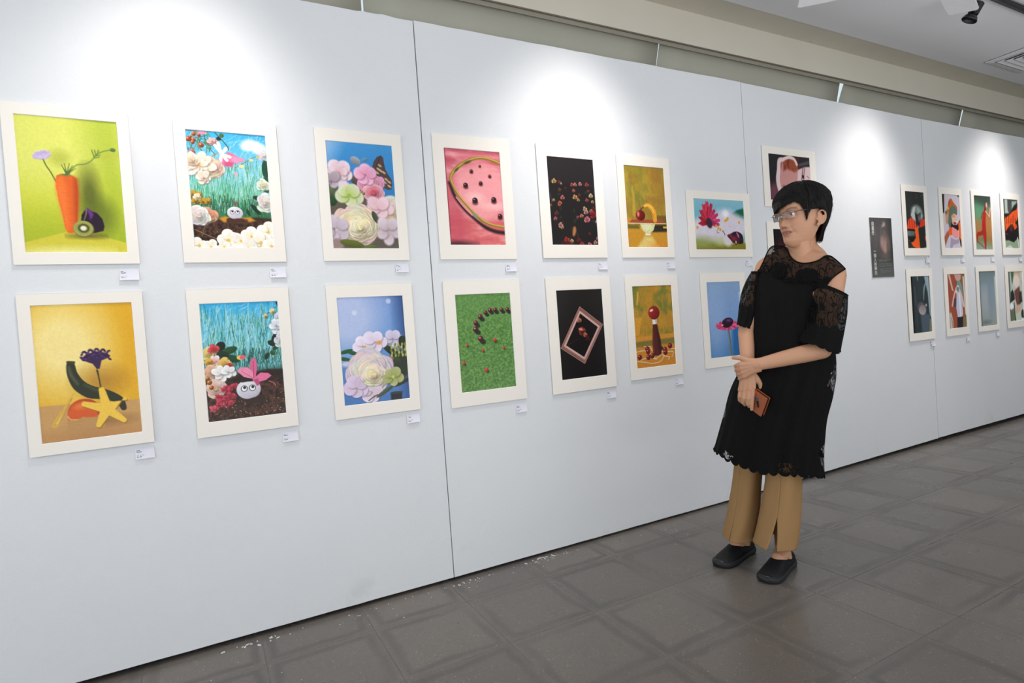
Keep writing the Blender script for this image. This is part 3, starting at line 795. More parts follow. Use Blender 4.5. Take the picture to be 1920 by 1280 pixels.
def art_butterfly():
    s = PF((70, 140, 200)); s.vgrad([(0, (64, 146, 206)), (.35, (44, 128, 194)), (1, (70, 100, 130))])
    s.poly([(-.1, -.1), (.25, -.1), (-.1, .35)], (176, 196, 226), soft=.3, a=.8)
    s.leaf(.42, .17, .08, .06, .5, (178, 184, 190)); s.leaf(.56, .155, .06, .03, -.4, (110, 170, 214))
    s.poly([(-.1, .45), (.4, .4), (.9, .6), (1.1, .55), (1.1, 1.1), (-.1, 1.1)], (92, 84, 72), soft=.08)
    s.leaf(.42, .36, .10, .07, .6, (104, 90, 84)); s.leaf(.05, .55, .06, .09, .2, (44, 84, 48)); s.leaf(.12, .53, .1, .04, .6, (60, 110, 54)); s.leaf(.03, .46, .04, .06, 0, (110, 130, 80))
    for k in range(9): s.ball(.45 + .04 * (k % 3), .255 + .012 * k * .8, .020, (196, 190, 110))
    s.leaf(.53, .27, .05, .02, -.9, (52, 110, 90))
    s.flower(.17, .29, .20, 5, (232, 216, 226), (222, 170, 176), 3, .9, 2, .4, wid=.5, soft=.02); s.flower(.05, .36, .16, 5, (190, 176, 184), (160, 140, 150), 4, .6, 1, .1, soft=.02); s.ell(.22, .405, .09, .06, (226, 204, 216), soft=.03)
    wing = [(.655, .31), (.665, .23), (.70, .165), (.755, .118), (.82, .10), (.85, .12), (.86, .18), (.875, .235), (.91, .28), (.96, .33), (.965, .38), (.94, .43), (.88, .43), (.80, .40), (.72, .355)]
    s.poly(wing, (76, 60, 62))
    for u, v in ((.79, .20), (.765, .235), (.80, .25), (.845, .265), (.74, .27), (.875, .33), (.92, .355), (.915, .395), (.85, .36), (.82, .385), (.78, .34)): s.ell(u, v, .032, .016, (196, 166, 120), rot=.6, soft=.012)
    s.line([(.66, .31), (.80, .12)], .010, (48, 38, 42))
    s.peony(.62, .38, .22, (236, 176, 206), (232, 130, 150), 8, 40, .9); s.peony(.66, .46, .17, (244, 196, 206), (226, 100, 120), 9, 44, .9)
    s.flower(.56, .30, .16, 5, (238, 186, 214), (230, 150, 180), 10, 1, 1, .9, wid=.55, soft=.02)
    for k in range(9): s.ball(.42 + .03 * (k % 4), .44 + .012 * k, .022, (190, 140, 90))
    s.flower(.29, .50, .19, 5, (226, 226, 206), (176, 200, 96), 12, .8, 1, .3, (150, 180, 70), wid=.52, soft=.02)
    s.peony(.95, .70, .28, (232, 222, 224), (216, 196, 150), 13, 44, 1.4, .03); s.flower(.75, .60, .22, 5, (236, 206, 214), (226, 180, 186), 14, .5, 1, .2, soft=.03)
    s.peony(.37, .775, .36, (232, 214, 196), (248, 230, 180), 15, 90, .9); s.peony(.42, .80, .20, (250, 238, 204), (255, 240, 190), 17, 60, .8)
    s.leaf(.66, .70, .10, .04, 1.2, (84, 92, 70)); s.flower(.06, .82, .20, 5, (216, 200, 214), (186, 170, 180), 16, 1.2, 1, .6, soft=.03, wid=.5); s.ell(.06, .96, .10, .09, (150, 126, 124), soft=.04)
    s.leaf(.28, .955, .18, .06, .2, (112, 122, 44)); s.leaf(.55, .985, .10, .03, -.1, (110, 130, 50)); s.flower(.85, .83, .20, 5, (222, 206, 214), (190, 170, 176), 18, 1.1, 1, .2, soft=.03)
    s.grain(.02, 7); return s

def art_blue_peony():
    s = PF((110, 146, 196)); s.vgrad([(0, (120, 150, 206)), (.4, (104, 150, 204)), (1, (72, 116, 176))])
    s.ell(.12, .18, .5, .5, (186, 196, 226), soft=.45, a=.85); s.poly([(.88, -.1), (1.1, -.1), (1.1, 1.1), (.95, 1.1)], (40, 66, 116), soft=.25, a=.9)
    s.ell(.245, .145, .038, .038, (204, 212, 232), soft=.02, a=.9); s.ell(.77, .05, .038, .038, (196, 206, 230), soft=.02, a=.85)
    for a_ in ((.08, .50, .10, .03, -.2), (.20, .52, .10, .03, .2), (.06, .57, .09, .03, .3), (.20, .585, .10, .028, -.3)): s.leaf(*a_[:2], a_[2], a_[3], a_[4], (40, 104, 52))
    s.peony(.90, .44, .12, (190, 196, 222), (170, 176, 206), 2, 18); s.flower(.80, .41, .14, 5, (214, 206, 226), (190, 180, 206), 3, .9, 1, .4, wid=.5)
    s.leaf(.97, .46, .12, .08, 1.2, (40, 62, 40)); s.leaf(.76, .53, .17, .05, .7, (46, 64, 40)); s.ell(.88, .66, .18, .22, (44, 52, 36), soft=.06); s.leaf(.80, .62, .1, .06, .3, (66, 78, 50))
    for k in range(26): s.ell(.76 + .055 * (k % 5) + .01 * (k % 2), .47 + .026 * (k // 5), .016, .026, ((150, 156, 70), (110, 120, 54), (186, 170, 110))[k % 3], rot=.2)
    s.leaf(.52, .365, .08, .02, -.5, (60, 100, 50))
    s.flower(.335, .46, .14, 5, (236, 226, 240), (220, 206, 222), 5, .9, 1, .6, wid=.5); s.ell(.37, .475, .03, .03, (222, 160, 84), soft=.02)
    s.flower(.53, .425, .18, 5, (232, 220, 236), (216, 200, 220), 6, .8, 1, .2, wid=.5); s.ell(.58, .44, .045, .03, (216, 156, 80), soft=.02)
    s.ell(.08, .615, .09, .04, (196, 200, 226), soft=.04)
    s.peony(.40, .70, .37, (226, 206, 220), (246, 232, 200), 8, 100, .95); s.flower(.42, .90, .16, 5, (226, 206, 224), (210, 190, 200), 9, .9, 1, 1.2, wid=.55); s.flower(.20, .84, .18, 5, (216, 196, 222), (206, 186, 206), 10, .8, 1, .5, wid=.55)
    s.peony(.46, .74, .20, (250, 236, 216), (248, 230, 180), 11, 50, .8)
    s.leaf(.62, .905, .16, .03, -.5, (90, 104, 76)); s.leaf(.92, .83, .16, .03, -.4, (54, 66, 52)); s.flower(.755, .775, .15, 5, (190, 190, 140), (150, 160, 80), 12, .95, 1, .3, (196, 200, 110), wid=.48)
    s.poly([(.70, .93), (.88, .925), (.87, 1.02), (.70, 1.02)], (34, 36, 40), soft=.02); s.ell(.79, .93, .10, .02, (54, 56, 58)); s.curve([(.36, .975), (.44, .945), (.50, .93)], .018, (70, 80, 84))
    s.grain(.02, 8); return s

def art_pink():
    s = P((226, 128, 138)); s.vgrad([(0, (176, 70, 84)), (.06, (226, 130, 138)), (.12, (196, 84, 98)), (.3, (232, 140, 148)), (.6, (232, 150, 150)), (.75, (206, 96, 100)), (1, (214, 106, 106))])
    n = s.noise(3, 16, 9); s.put(np.clip((n - .55) * 4, 0, 1), (246, 176, 176), .6); s.put(np.clip((.42 - n) * 5, 0, 1), (190, 74, 90), .5)
    s.poly([(-.1, .3), (.12, .3), (.3, .62), (.3, 1.1), (-.1, 1.1)], (196, 76, 92), soft=.2, a=.7)
    s.ell(.62, .44, .46, .50, (240, 158, 160), soft=.15, a=.85); s.ell(.5, .50, .14, .08, (250, 196, 190), soft=.1, a=.8); s.ell(.8, .58, .2, .06, (250, 190, 186), soft=.1, a=.8)
    s.curve([(.06, .36), (.14, .50), (.28, .62), (.48, .735), (.66, .815), (.84, .855), (1.05, .87)], [.05, .055, .05, .045, .06, .06, .06], (44, 22, 24), soft=.035)
    s.curve([(.16, .505), (.28, .60), (.42, .685)], .022, (232, 146, 140), soft=.012)
    ring = [(1.03, .135), (.88, .10), (.66, .078), (.45, .11), (.24, .185), (.11, .27), (.085, .335), (.14, .42), (.23, .51), (.37, .61), (.50, .69), (.64, .755), (.80, .79), (1.03, .81)]
    s.curve(ring, [.055, .05, .045, .055, .06, .055, .035, .035, .04, .04, .05, .045, .04, .04], (140, 116, 40), soft=.02); s.curve([(a_ + .008, b_ - .008) for a_, b_ in ring], .014, (214, 186, 70), soft=.012)
    s.ell(.40, .135, .07, .02, (74, 70, 34), soft=.02, rot=-.4); s.ell(.20, .22, .05, .018, (70, 70, 36), soft=.02, rot=-.8); s.ell(.47, .685, .05, .03, (130, 140, 120), soft=.02, rot=.6)
    for u, v, r, so in ((.62, .165, .020, .02), (.46, .225, .030, .022), (.79, .265, .026, .022), (.34, .375, .042, .010), (.615, .345, .034, .014), (.49, .53, .050, .008), (.835, .515, .048, .008), (.93, .69, .044, .010)):
        s.ell(u, v + r * .5, r * 1.1, r * .8, (90, 26, 34), soft=.02, a=.7); s.ball(u, v, r, (66, 22, 28), (236, 170, 170), (20, 8, 10), soft=so)
    s.ell(.12, 1.0, .3, .06, (60, 24, 34), soft=.10); s.poly([(-.1, -.1), (.015, -.1), (.015, 1.1), (-.1, 1.1)], (110, 40, 54), soft=.03)
    s.grain(.02, 9); return s

def art_green_balls():
    s = P((84, 132, 60)); n = s.noise(46, 74, 3, 2)
    s.put(np.clip((n - .5) * 4, 0, 1), (128, 164, 88), .7); s.put(np.clip((.45 - n) * 5, 0, 1), (58, 104, 40), .6)
    s.strokes(520, (0, 1), (.02, 1), .035, .005, [(150, 178, 96), (166, 176, 100), (60, 100, 44)], 0, 3.1, 12, .5)
    s.ell(.4, .1, .7, .3, (104, 148, 80), soft=.3, a=.4)
    for u, v, r in ((.405, .465, .050), (.325, .365, .048), (.335, .298, .042), (.425, .238, .043), (.525, .198, .036), (.61, .176, .039), (.705, .174, .039), (.825, .176, .037), (.935, .178, .039)):
        s.ell(u + r * .7, v + r * .62, r * 1.15, r * .85, (20, 34, 18), rot=.5, soft=.012, a=.9)
        s.ball(u, v, r, (128, 32, 42), (250, 226, 226), (30, 8, 12))
    for u, v, r in ((.155, .52, .024), (.43, .587, .024), (.66, .488, .031), (.815, .577, .024), (.075, .70, .028), (.47, .79, .034)):
        s.ell(u + r * .6, v + r * .6, r * 1.0, r * .8, (34, 54, 26), soft=.01, a=.8); s.ball(u, v, r, (214, 62, 38), (255, 200, 180), (140, 26, 18))
    s.grain(.03, 10); return s

def art_roses():
    s = PF((34, 28, 28)); s.vgrad([(0, (34, 28, 28)), (.3, (31, 25, 25)), (1, (16, 12, 12))])
    s.poly([(.03, .29), (.98, .29), (.98, 1.0), (.03, 1.0)], (26, 20, 20), soft=.02)
    s.line([(.70, .29), (.98, .31), (.985, .40)], .02, (52, 46, 56), soft=.03, a=.7); s.line([(.03, .42), (.045, .52)], .02, (90, 100, 120), soft=.02, a=.5)
    rg = np.random.default_rng(4)
    for k in range(16): s.leaf(rg.uniform(.05, .98), rg.uniform(.27, .95), .04, .018, rg.uniform(0, 3), (38, 56, 34))
    R = [(.12, .275, .055, (232, 190, 110)), (.24, .285, .035, (150, 50, 66)), (.27, .30, .02, (226, 210, 190)), (.50, .305, .04, (206, 84, 76)), (.57, .30, .04, (232, 140, 130)), (.68, .29, .04, (236, 160, 150)), (.83, .295, .045, (206, 70, 62)), (.53, .37, .035, (222, 110, 100)), (.23, .37, .035, (140, 84, 50)), (.36, .35, .03, (100, 40, 34)), (.28, .455, .05, (226, 120, 116)), (.21, .525, .055, (222, 110, 80)), (.55, .445, .055, (226, 170, 96)), (.62, .475, .035, (214, 170, 110)), (.90, .42, .05, (236, 206, 160)), (.93, .49, .035, (230, 170, 120)), (.81, .475, .04, (206, 84, 84)), (.65, .42, .03, (170, 50, 50)), (.85, .37, .03, (150, 70, 60)), (.09, .49, .03, (226, 190, 130)), (.02, .55, .03, (190, 120, 66)), (.13, .635, .045, (150, 40, 66)), (.10, .70, .04, (222, 110, 110)), (.75, .575, .05, (236, 196, 150)), (.77, .615, .055, (236, 150, 160)), (.67, .66, .045, (226, 150, 90)), (.78, .70, .075, (232, 130, 134)), (.92, .64, .085, (170, 34, 34)), (.94, .57, .05, (120, 28, 26)), (.88, .60, .04, (206, 140, 100)), (.58, .675, .03, (206, 96, 130)), (.20, .77, .06, (236, 150, 150)), (.235, .80, .035, (196, 170, 110)), (.31, .935, .06, (206, 54, 50)), (.41, .955, .05, (236, 180, 130)), (.24, .975, .06, (96, 30, 28)), (.36, .985, .06, (110, 36, 32)), (.57, .94, .05, (150, 30, 34)), (.63, .985, .05, (196, 60, 54)), (.80, .99, .05, (226, 130, 130)), (.93, .965, .045, (236, 160, 150)), (.98, .92, .035, (206, 96, 96)), (.82, .865, .03, (150, 40, 34)), (1.0, .72, .04, (230, 190, 150)), (.52, .83, .03, (96, 40, 26))]
    for i, (u, v, r, c) in enumerate(R): s.peony(u, v, r * .95, c, [q * .55 for q in c], i, 12)
    s.curve([(.50, .80), (.49, .84), (.47, .88)], [.05, .075, .05], (176, 112, 66), soft=.04)
    s.grain(.04, 11); return s

def art_frame():
    s = P((26, 20, 20)); s.vgrad([(0, (30, 25, 24)), (.5, (24, 19, 18)), (1, (18, 15, 14))])
    q = [(.485, .19), (.975, .413), (.515, .845), (.02, .645)]
    c0 = (sum(p[0] for p in q) / 4, sum(p[1] for p in q) / 4)
    sc_ = lambda f: [(c0[0] + (p[0] - c0[0]) * f, c0[1] + (p[1] - c0[1]) * f) for p in q]
    s.poly(sc_(1.0), (96, 62, 52)); s.line(sc_(.985), .008, (206, 160, 146), closed=True); s.line(sc_(.935), .008, (168, 120, 106), closed=True); s.line(sc_(.89), .006, (200, 156, 142), closed=True); s.line(sc_(.805), .040, (206, 164, 156), closed=True)
    s.poly(sc_(.755), (18, 13, 13))
    s.peony(.455, .345, .05, (226, 140, 120), (170, 80, 66), 1, 16); s.peony(.50, .47, .08, (150, 60, 50), (90, 26, 26), 2, 24); s.peony(.565, .515, .045, (222, 130, 100), (170, 80, 60), 3, 14); s.ell(.48, .45, .05, .02, (226, 150, 120), rot=.3, soft=.02); s.peony(.62, .56, .05, (90, 24, 26), (60, 16, 18), 4, 12)
    s.curve([(.14, .625), (.30, .58), (.42, .555)], .006, (70, 56, 48))
    s.grain(.03, 12); return s

def paint_bg(s, seed, cols):
    for k, c in enumerate(cols):
        n = s.noise(2 + k * .5, 2 + k, seed + k * 7, 4)
        s.put(np.clip((n - .50) * 5, 0, 1), c, .7)
    s.strokes(70, (0, 1), (0, .6), .16, .03, cols, 1.3, .5, seed, .28)

def art_apple():
    s = P((150, 132, 40)); paint_bg(s, 3, [(136, 128, 44), (170, 140, 42), (120, 124, 50), (184, 152, 50), (150, 104, 44)])
    s.poly([(.60, 0), (1.1, 0), (1.1, .62), (.70, .62)], (166, 120, 40), soft=.3, a=.5); s.curve([(.18, .25), (.20, .40), (.19, .60)], [.03, .06, .08], (180, 150, 50), soft=.03)
    s.poly([(-.1, .64), (.12, .64), (.12, .70), (-.1, .70)], (206, 130, 44), soft=.02); s.poly([(-.1, .74), (1.1, .74), (1.1, 1.1), (-.1, 1.1)], (196, 140, 36), soft=.02); s.poly([(-.1, .72), (.3, .73), (.3, .77), (-.1, .77)], (104, 96, 40), soft=.03)
    s.poly([(.66, .60), (1.1, .60), (1.1, .69), (.66, .69)], (96, 70, 30), soft=.03, a=.7); s.poly([(.62, .72), (1.1, .715), (1.1, .80), (.62, .81)], (44, 36, 22), soft=.04); s.poly([(.90, .735), (1.0, .735), (1.0, .76), (.90, .76)], (214, 176, 50), soft=.01)
    s.poly([(.42, .86), (.60, .86), (.80, 1.02), (.20, 1.02)], (222, 206, 130), soft=.08, a=.8); s.ell(.75, .97, .2, .06, (222, 130, 40), soft=.1, a=.6)
    s.poly([(.32, .71), (.70, .71), (.65, .785), (.57, .82), (.57, .84), (.44, .84), (.44, .82), (.37, .785)], (206, 204, 150)); s.ell(.505, .75, .13, .06, (226, 224, 180), soft=.06, a=.7); s.ell(.505, .84, .075, .018, (232, 226, 206))
    s.poly([(.12, .66), (.88, .65), (.97, .70), (.05, .70)], (158, 76, 36)); s.line([(.04, .705), (.97, .70)], .014, (232, 214, 180))
    s.curve([(.42, .50), (.52, .475), (.62, .50), (.69, .56), (.705, .66)], [.04, .075, .10, .11, .10], (226, 156, 44)); s.curve([(.46, .49), (.54, .475), (.63, .50), (.69, .56)], .025, (246, 196, 84), soft=.02); s.line([(.43, .50), (.37, .53)], .03, (96, 74, 40)); s.line([(.66, .58), (.68, .66)], .008, (190, 110, 30))
    s.ell(.345, .605, .118, .105, (150, 26, 26), shade=((80, 10, 14), .7, .4)); s.ell(.29, .59, .03, .05, (232, 150, 130), soft=.03, a=.85); s.line([(.345, .55), (.36, .525)], .014, (70, 60, 34))
    s.grain(.05, 13); return s

def art_ketchup():
    s = P((176, 130, 36)); paint_bg(s, 23, [(150, 126, 44), (186, 134, 36), (110, 118, 44), (196, 142, 46), (90, 112, 44)])
    s.poly([(-.1, .62), (1.1, .60), (1.1, .66), (-.1, .68)], (206, 140, 46), soft=.03); s.poly([(-.1, .68), (1.1, .66), (1.1, .73), (-.1, .74)], (124, 110, 46), soft=.04); s.poly([(-.1, .75), (1.1, .74), (1.1, 1.1), (-.1, 1.1)], (200, 130, 36), soft=.03)
    s.line([(.14, .08), (.10, .22)], .04, (206, 160, 60), soft=.02); s.poly([(0, .40), (.20, .38), (.14, .52), (.1, .60), (0, .60)], (206, 146, 40), soft=.02)
    for pts in ([(-.02, .80), (.2, .79), (.36, .83), (.48, .90), (.62, .86)], [(0, .91), (.2, .93), (.4, .955), (.6, .94), (.70, .88)], [(.62, .84), (.72, .88), (.84, .90), (.80, .93)], [(.9, .80), (1.02, .80)], [(.10, .90), (.3, .88), (.5, .91)], [(.62, .82), (.8, .83), (.95, .84), (.9, .90)], [(.2, .74), (.35, .745), (.40, .80)]): s.curve(pts, .011, (232, 220, 206))
    s.poly([(.465, .475), (.565, .47), (.60, .58), (.64, .68), (.645, .80), (.63, .855), (.55, .868), (.46, .865), (.43, .83), (.425, .72), (.44, .60)], (84, 22, 16)); s.poly([(.55, .48), (.57, .48), (.63, .68), (.63, .84), (.58, .85)], (50, 12, 12), soft=.05); s.poly([(.455, .56), (.475, .56), (.47, .82), (.44, .82)], (120, 44, 28), soft=.03); s.poly([(.645, .74), (.70, .79), (.64, .81)], (60, 20, 14), soft=.01)
    s.poly([(.455, .415), (.57, .41), (.572, .475), (.462, .478)], (236, 226, 220)); s.poly([(.53, .41), (.57, .41), (.572, .475), (.535, .477)], (190, 170, 160), soft=.02)
    s.ell(.51, .335, .145, .135, (176, 36, 24), shade=((96, 14, 12), .8, .5)); s.ell(.45, .305, .045, .022, (250, 220, 206), soft=.012, rot=-.3)
    for dx in (-.07, -.03, .02, .06): s.line([(.51, .262), (.51 + dx, .268 - .01 * (dx > -.05))], .010, (60, 66, 30))
    s.line([(.51, .262), (.50, .235)], .010, (60, 66, 30))
    for u, v in ((.285, .772), (.30, .805), (.085, .865), (.30, .875), (.40, .862), (.735, .80), (.74, .835), (.87, .76)): s.ball(u, v, .055, (150, 30, 24), (240, 180, 160), (64, 10, 10))
    s.grain(.05, 14); return s

def art_cotton():
    s = Art(190, 136, .70, (120, 180, 196)); s.vgrad([(0, (136, 186, 200)), (.3, (110, 178, 198)), (1, (150, 190, 160))])
    s.poly([(.70, .30), (.85, .2), (1.1, .12), (1.1, .40), (.9, .36)], (18, 92, 74), soft=.03); s.poly([(.80, .40), (1.1, .35), (1.1, .7), (.85, .7)], (110, 180, 170), soft=.1)
    for u, v, rx, ry in ((.62, .42, .26, .16), (.85, .52, .22, .14), (.35, .62, .40, .16), (.12, .66, .22, .18), (.60, .70, .30, .13)): s.ell(u, v, rx, ry, (216, 208, 218), soft=.10)
    s.ell(.62, .28, .06, .05, (240, 242, 248), soft=.06)
    n = s.noise(16, 12, 4); s.put(np.clip((n - .5) * 3, 0, 1) * np.clip((s.v - .35) * 5, 0, 1), (196, 186, 200), .4)
    s.poly([(-.1, .80), (.3, .86), (.6, .84), (.75, .87), (1.1, .86), (1.1, 1.1), (-.1, 1.1)], (128, 120, 30), soft=.05); s.ell(.12, .86, .26, .08, (150, 160, 96), soft=.09, a=.8); s.ell(.50, .84, .12, .06, (190, 196, 150), soft=.06, a=.8); s.ell(.64, .82, .09, .08, (214, 208, 206), soft=.05)
    for k, (du, dv, c) in enumerate(((-.19, -.10, (176, 30, 52)), (-.17, -.24, (190, 40, 60)), (-.11, -.36, (206, 50, 76)), (-.04, -.42, (214, 60, 90)), (-.01, -.30, (170, 26, 50)), (.05, -.38, (200, 44, 80)), (.11, -.26, (206, 50, 96)), (.17, -.18, (214, 60, 110)), (.21, -.06, (220, 76, 130)), (.19, .03, (206, 60, 110)), (-.20, .02, (186, 34, 56)), (-.12, .0, (160, 24, 44)), (.10, .0, (190, 44, 90)))):
        s.line([(.28, .47), (.28 + du * .62, .47 + dv * .62), (.28 + du, .47 + dv)], [.035, .082, .018], c, soft=.008); s.line([(.28, .47), (.28 + du * .85 + .025, .47 + dv * .92)], [.03, .045], tuple(q * .88 for q in c), soft=.01); s.line([(.28, .47), (.28 + du * .9, .47 + dv * .9)], .008, tuple(q * .75 for q in c), a=.8)
    s.ell(.285, .475, .055, .075, (58, 36, 52), rot=-.4, soft=.02)
    for u, v in ((.05, .57), (.64, .40), (.66, .37), (.61, .42), (.89, .445), (.42, .53), (.46, .57), (.50, .60)): s.ell(u, v, .022, .020, (226, 160, 40), rot=u * 9)
    s.curve([(.54, .62), (.57, .66), (.585, .71)], .012, (54, 40, 44)); s.curve([(.44, .60), (.43, .66), (.47, .66)], .008, (120, 96, 40))
    s.poly([(.625, .715), (.66, .69), (.70, .68), (.735, .655), (.77, .637), (.82, .63), (.87, .64), (.91, .665), (.94, .70), (.955, .75), (.957, .83), (.945, .87), (.90, .885), (.80, .885), (.735, .865), (.69, .80), (.645, .75)], (78, 24, 48))
    s.poly([(.705, .695), (.745, .66), (.79, .645), (.825, .65), (.825, .70), (.80, .725), (.74, .715)], (30, 22, 40), soft=.012); s.poly([(.66, .70), (.70, .69), (.74, .72), (.70, .735)], (150, 40, 70), soft=.02)
    s.poly([(.71, .745), (.80, .75), (.825, .79), (.80, .81), (.74, .81)], (140, 30, 54), soft=.025); s.curve([(.83, .66), (.85, .71), (.865, .74)], .02, (206, 140, 170), soft=.015)
    s.poly([(.88, .66), (.92, .69), (.945, .74), (.94, .79), (.89, .77)], (24, 18, 28), soft=.02); s.poly([(.86, .80), (.95, .79), (.945, .87), (.87, .88)], (34, 14, 26), soft=.03)
    s.ell(.80, .85, .026, .040, (26, 22, 22)); s.ell(.80, .85, .013, .024, (196, 190, 150))
    s.grain(.03, 15); return s

def art_gerbera():
    s = P((118, 152, 196)); s.vgrad([(0, (136, 164, 200)), (.5, (122, 156, 204)), (1, (72, 124, 178))])
    s.ell(.2, .5, .3, .8, (150, 176, 214), soft=.3, a=.6); s.poly([(.70, .60), (1.1, .55), (1.1, 1.1), (.66, 1.1)], (34, 98, 158), soft=.10, a=.9); s.poly([(.95, .15), (1.05, .15), (1.05, .45), (.97, .45)], (200, 218, 240), soft=.04, a=.7)
    s.curve([(.565, .64), (.585, .70), (.60, .80), (.60, 1.02)], [.055, .045, .05, .05], (126, 120, 96)); s.curve([(.58, .66), (.615, .8), (.615, 1.0)], .012, (84, 78, 60))
    s.ell(.56, .585, .27, .065, (176, 44, 90), soft=.02)
    for k in range(30):
        th = math.pi * 2 * k / 30; s.line([(.56, .58), (.56 + math.cos(th) * (.295 + .03 * (k % 3)), .583 + math.sin(th) * (.052 + .008 * (k % 2)))], [.03, .045], ((206, 66, 112), (186, 46, 96), (222, 96, 136))[k % 3])
    s.ell(.56, .548, .175, .105, (54, 20, 48), rot=-.18, shade=((30, 10, 30), .3, .8)); s.ell(.60, .52, .075, .028, (96, 60, 110), soft=.04); s.ell(.40, .575, .03, .02, (236, 180, 200), soft=.015)
    s.grain(.03, 16); return s

def art_hands():
    s = Art(96, 72, .73, (26, 22, 26)); s.vgrad([(0, (30, 28, 32)), (1, (26, 18, 22))])
    s.ell(.14, .85, .18, .16, (104, 58, 74), soft=.12)
    s.poly([(.24, .20), (.34, .10), (.50, .05), (.64, .10), (.70, .24), (.72, .5), (.66, 1.05), (.30, 1.05), (.22, .6)], (196, 140, 134), soft=.03)
    n = s.noise(20, 6, 3); s.poly([(.34, .12), (.5, .06), (.66, .12), (.70, .30), (.62, .36), (.45, .30), (.34, .36)], (150, 72, 44), soft=.04)
    s.put(np.clip((n - .5) * 6, 0, 1) * np.clip((.36 - s.v) * 8, 0, 1) * np.clip((.3 - abs(s.u - .52)) * 12, 0, 1), (96, 36, 22), .8)
    s.curve([(.36, .10), (.26, .14), (.23, .34), (.20, .56), (.24, .78), (.33, .95)], [.06, .08, .08, .09, .09, .08], (222, 196, 196)); s.curve([(.36, .09), (.5, .04), (.62, .07), (.68, .18)], .05, (226, 200, 198)); s.curve([(.34, .70), (.38, .84), (.44, .98)], .04, (70, 34, 38), soft=.05)
    s.poly([(.70, .30), (.86, .22), (1.05, .20), (1.05, 1.05), (.62, 1.05), (.66, .7)], (222, 190, 190), soft=.02); s.curve([(.84, .20), (.80, .40), (.76, .70)], .016, (40, 24, 26)); s.curve([(.88, .22), (.84, .42), (.82, .70)], .014, (40, 24, 26)); s.ell(.82, .44, .03, .03, (36, 22, 26)); s.line([(.92, .42), (.97, .46)], .012, (120, 60, 66))
    s.poly([(.72, .16), (1.02, .06), (1.02, .14), (.74, .22)], (76, 72, 78), soft=.03)
    return s

def art_dark_red():
    s = Art(96, 72, .73, (16, 14, 16)); s.ell(.16, .55, .10, .2, (110, 24, 30), soft=.1, a=.7); s.ell(.7, .6, .3, .3, (60, 24, 28), soft=.2); return s

def Q(base): return Art(72, 116, PA, base)  # right-hand prints: pale streaks and blurs include painted film reflections
def art_flame_coat():
    s = Q((42, 44, 44)); n = s.noise(4, 8, 3); s.put(n, (58, 60, 58), .5); s.line([(.60, .04), (.62, .11)], .02, (120, 126, 122), soft=.03, a=.6); s.line([(.85, .07), (.96, .03)], .03, (120, 124, 120), soft=.04, a=.5)
    s.ell(.58, .38, .32, .24, (120, 136, 126), soft=.08); s.poly([(.26, .42), (.40, .28), (.52, .26), (.48, .40), (.50, .52), (.38, .50)], (188, 192, 188), soft=.04); s.poly([(.58, .26), (.74, .30), (.92, .42), (.85, .48), (.70, .46)], (150, 166, 156), soft=.06); s.poly([(.48, .36), (.62, .40), (.80, .36), (.75, .5), (.62, .64), (.52, .52)], (40, 40, 40), soft=.05); s.ell(.70, .46, .06, .10, (110, 104, 110), soft=.06)
    s.poly([(.02, .64), (.12, .50), (.24, .46), (.42, .50), (.55, .60), (.62, .66), (.50, .74), (.30, .66), (.05, .66)], (226, 66, 36), soft=.03); s.poly([(.68, .62), (.80, .48), (.98, .47), (1.05, .56), (.90, .62), (.75, .66)], (214, 56, 32), soft=.03)
    for k in range(8): s.line([(.12 + .06 * k, .5), (.12 + .06 * k, .64)], .02, ((246, 110, 70), (120, 24, 16))[k % 2], soft=.02, a=.7)
    s.line([(.60, .60), (.68, .66)], .03, (206, 160, 160), soft=.02)
    s.poly([(.42, .64), (.62, .62), (.64, .80), (.66, 1.02), (.30, .97), (.20, .90), (.10, .86), (.30, .86), (.46, .82)], (242, 96, 34), soft=.03); s.poly([(.62, .64), (.95, .60), (.98, .98), (.66, 1.0)], (38, 38, 38), soft=.03)
    s.ell(.14, .73, .16, .085, (104, 118, 110), soft=.04); s.ell(.30, .73, .12, .08, (90, 104, 98), soft=.04); s.poly([(.04, .66), (.44, .66), (.44, .70), (.04, .69)], (26, 24, 24), soft=.02); s.poly([(.10, .80), (.46, .80), (.34, .88), (.16, .90)], (30, 26, 26), soft=.03); s.ell(1.0, .82, .06, .08, (236, 80, 50), soft=.03); s.ell(.95, 1.0, .1, .03, (170, 180, 180), soft=.03)
    return s

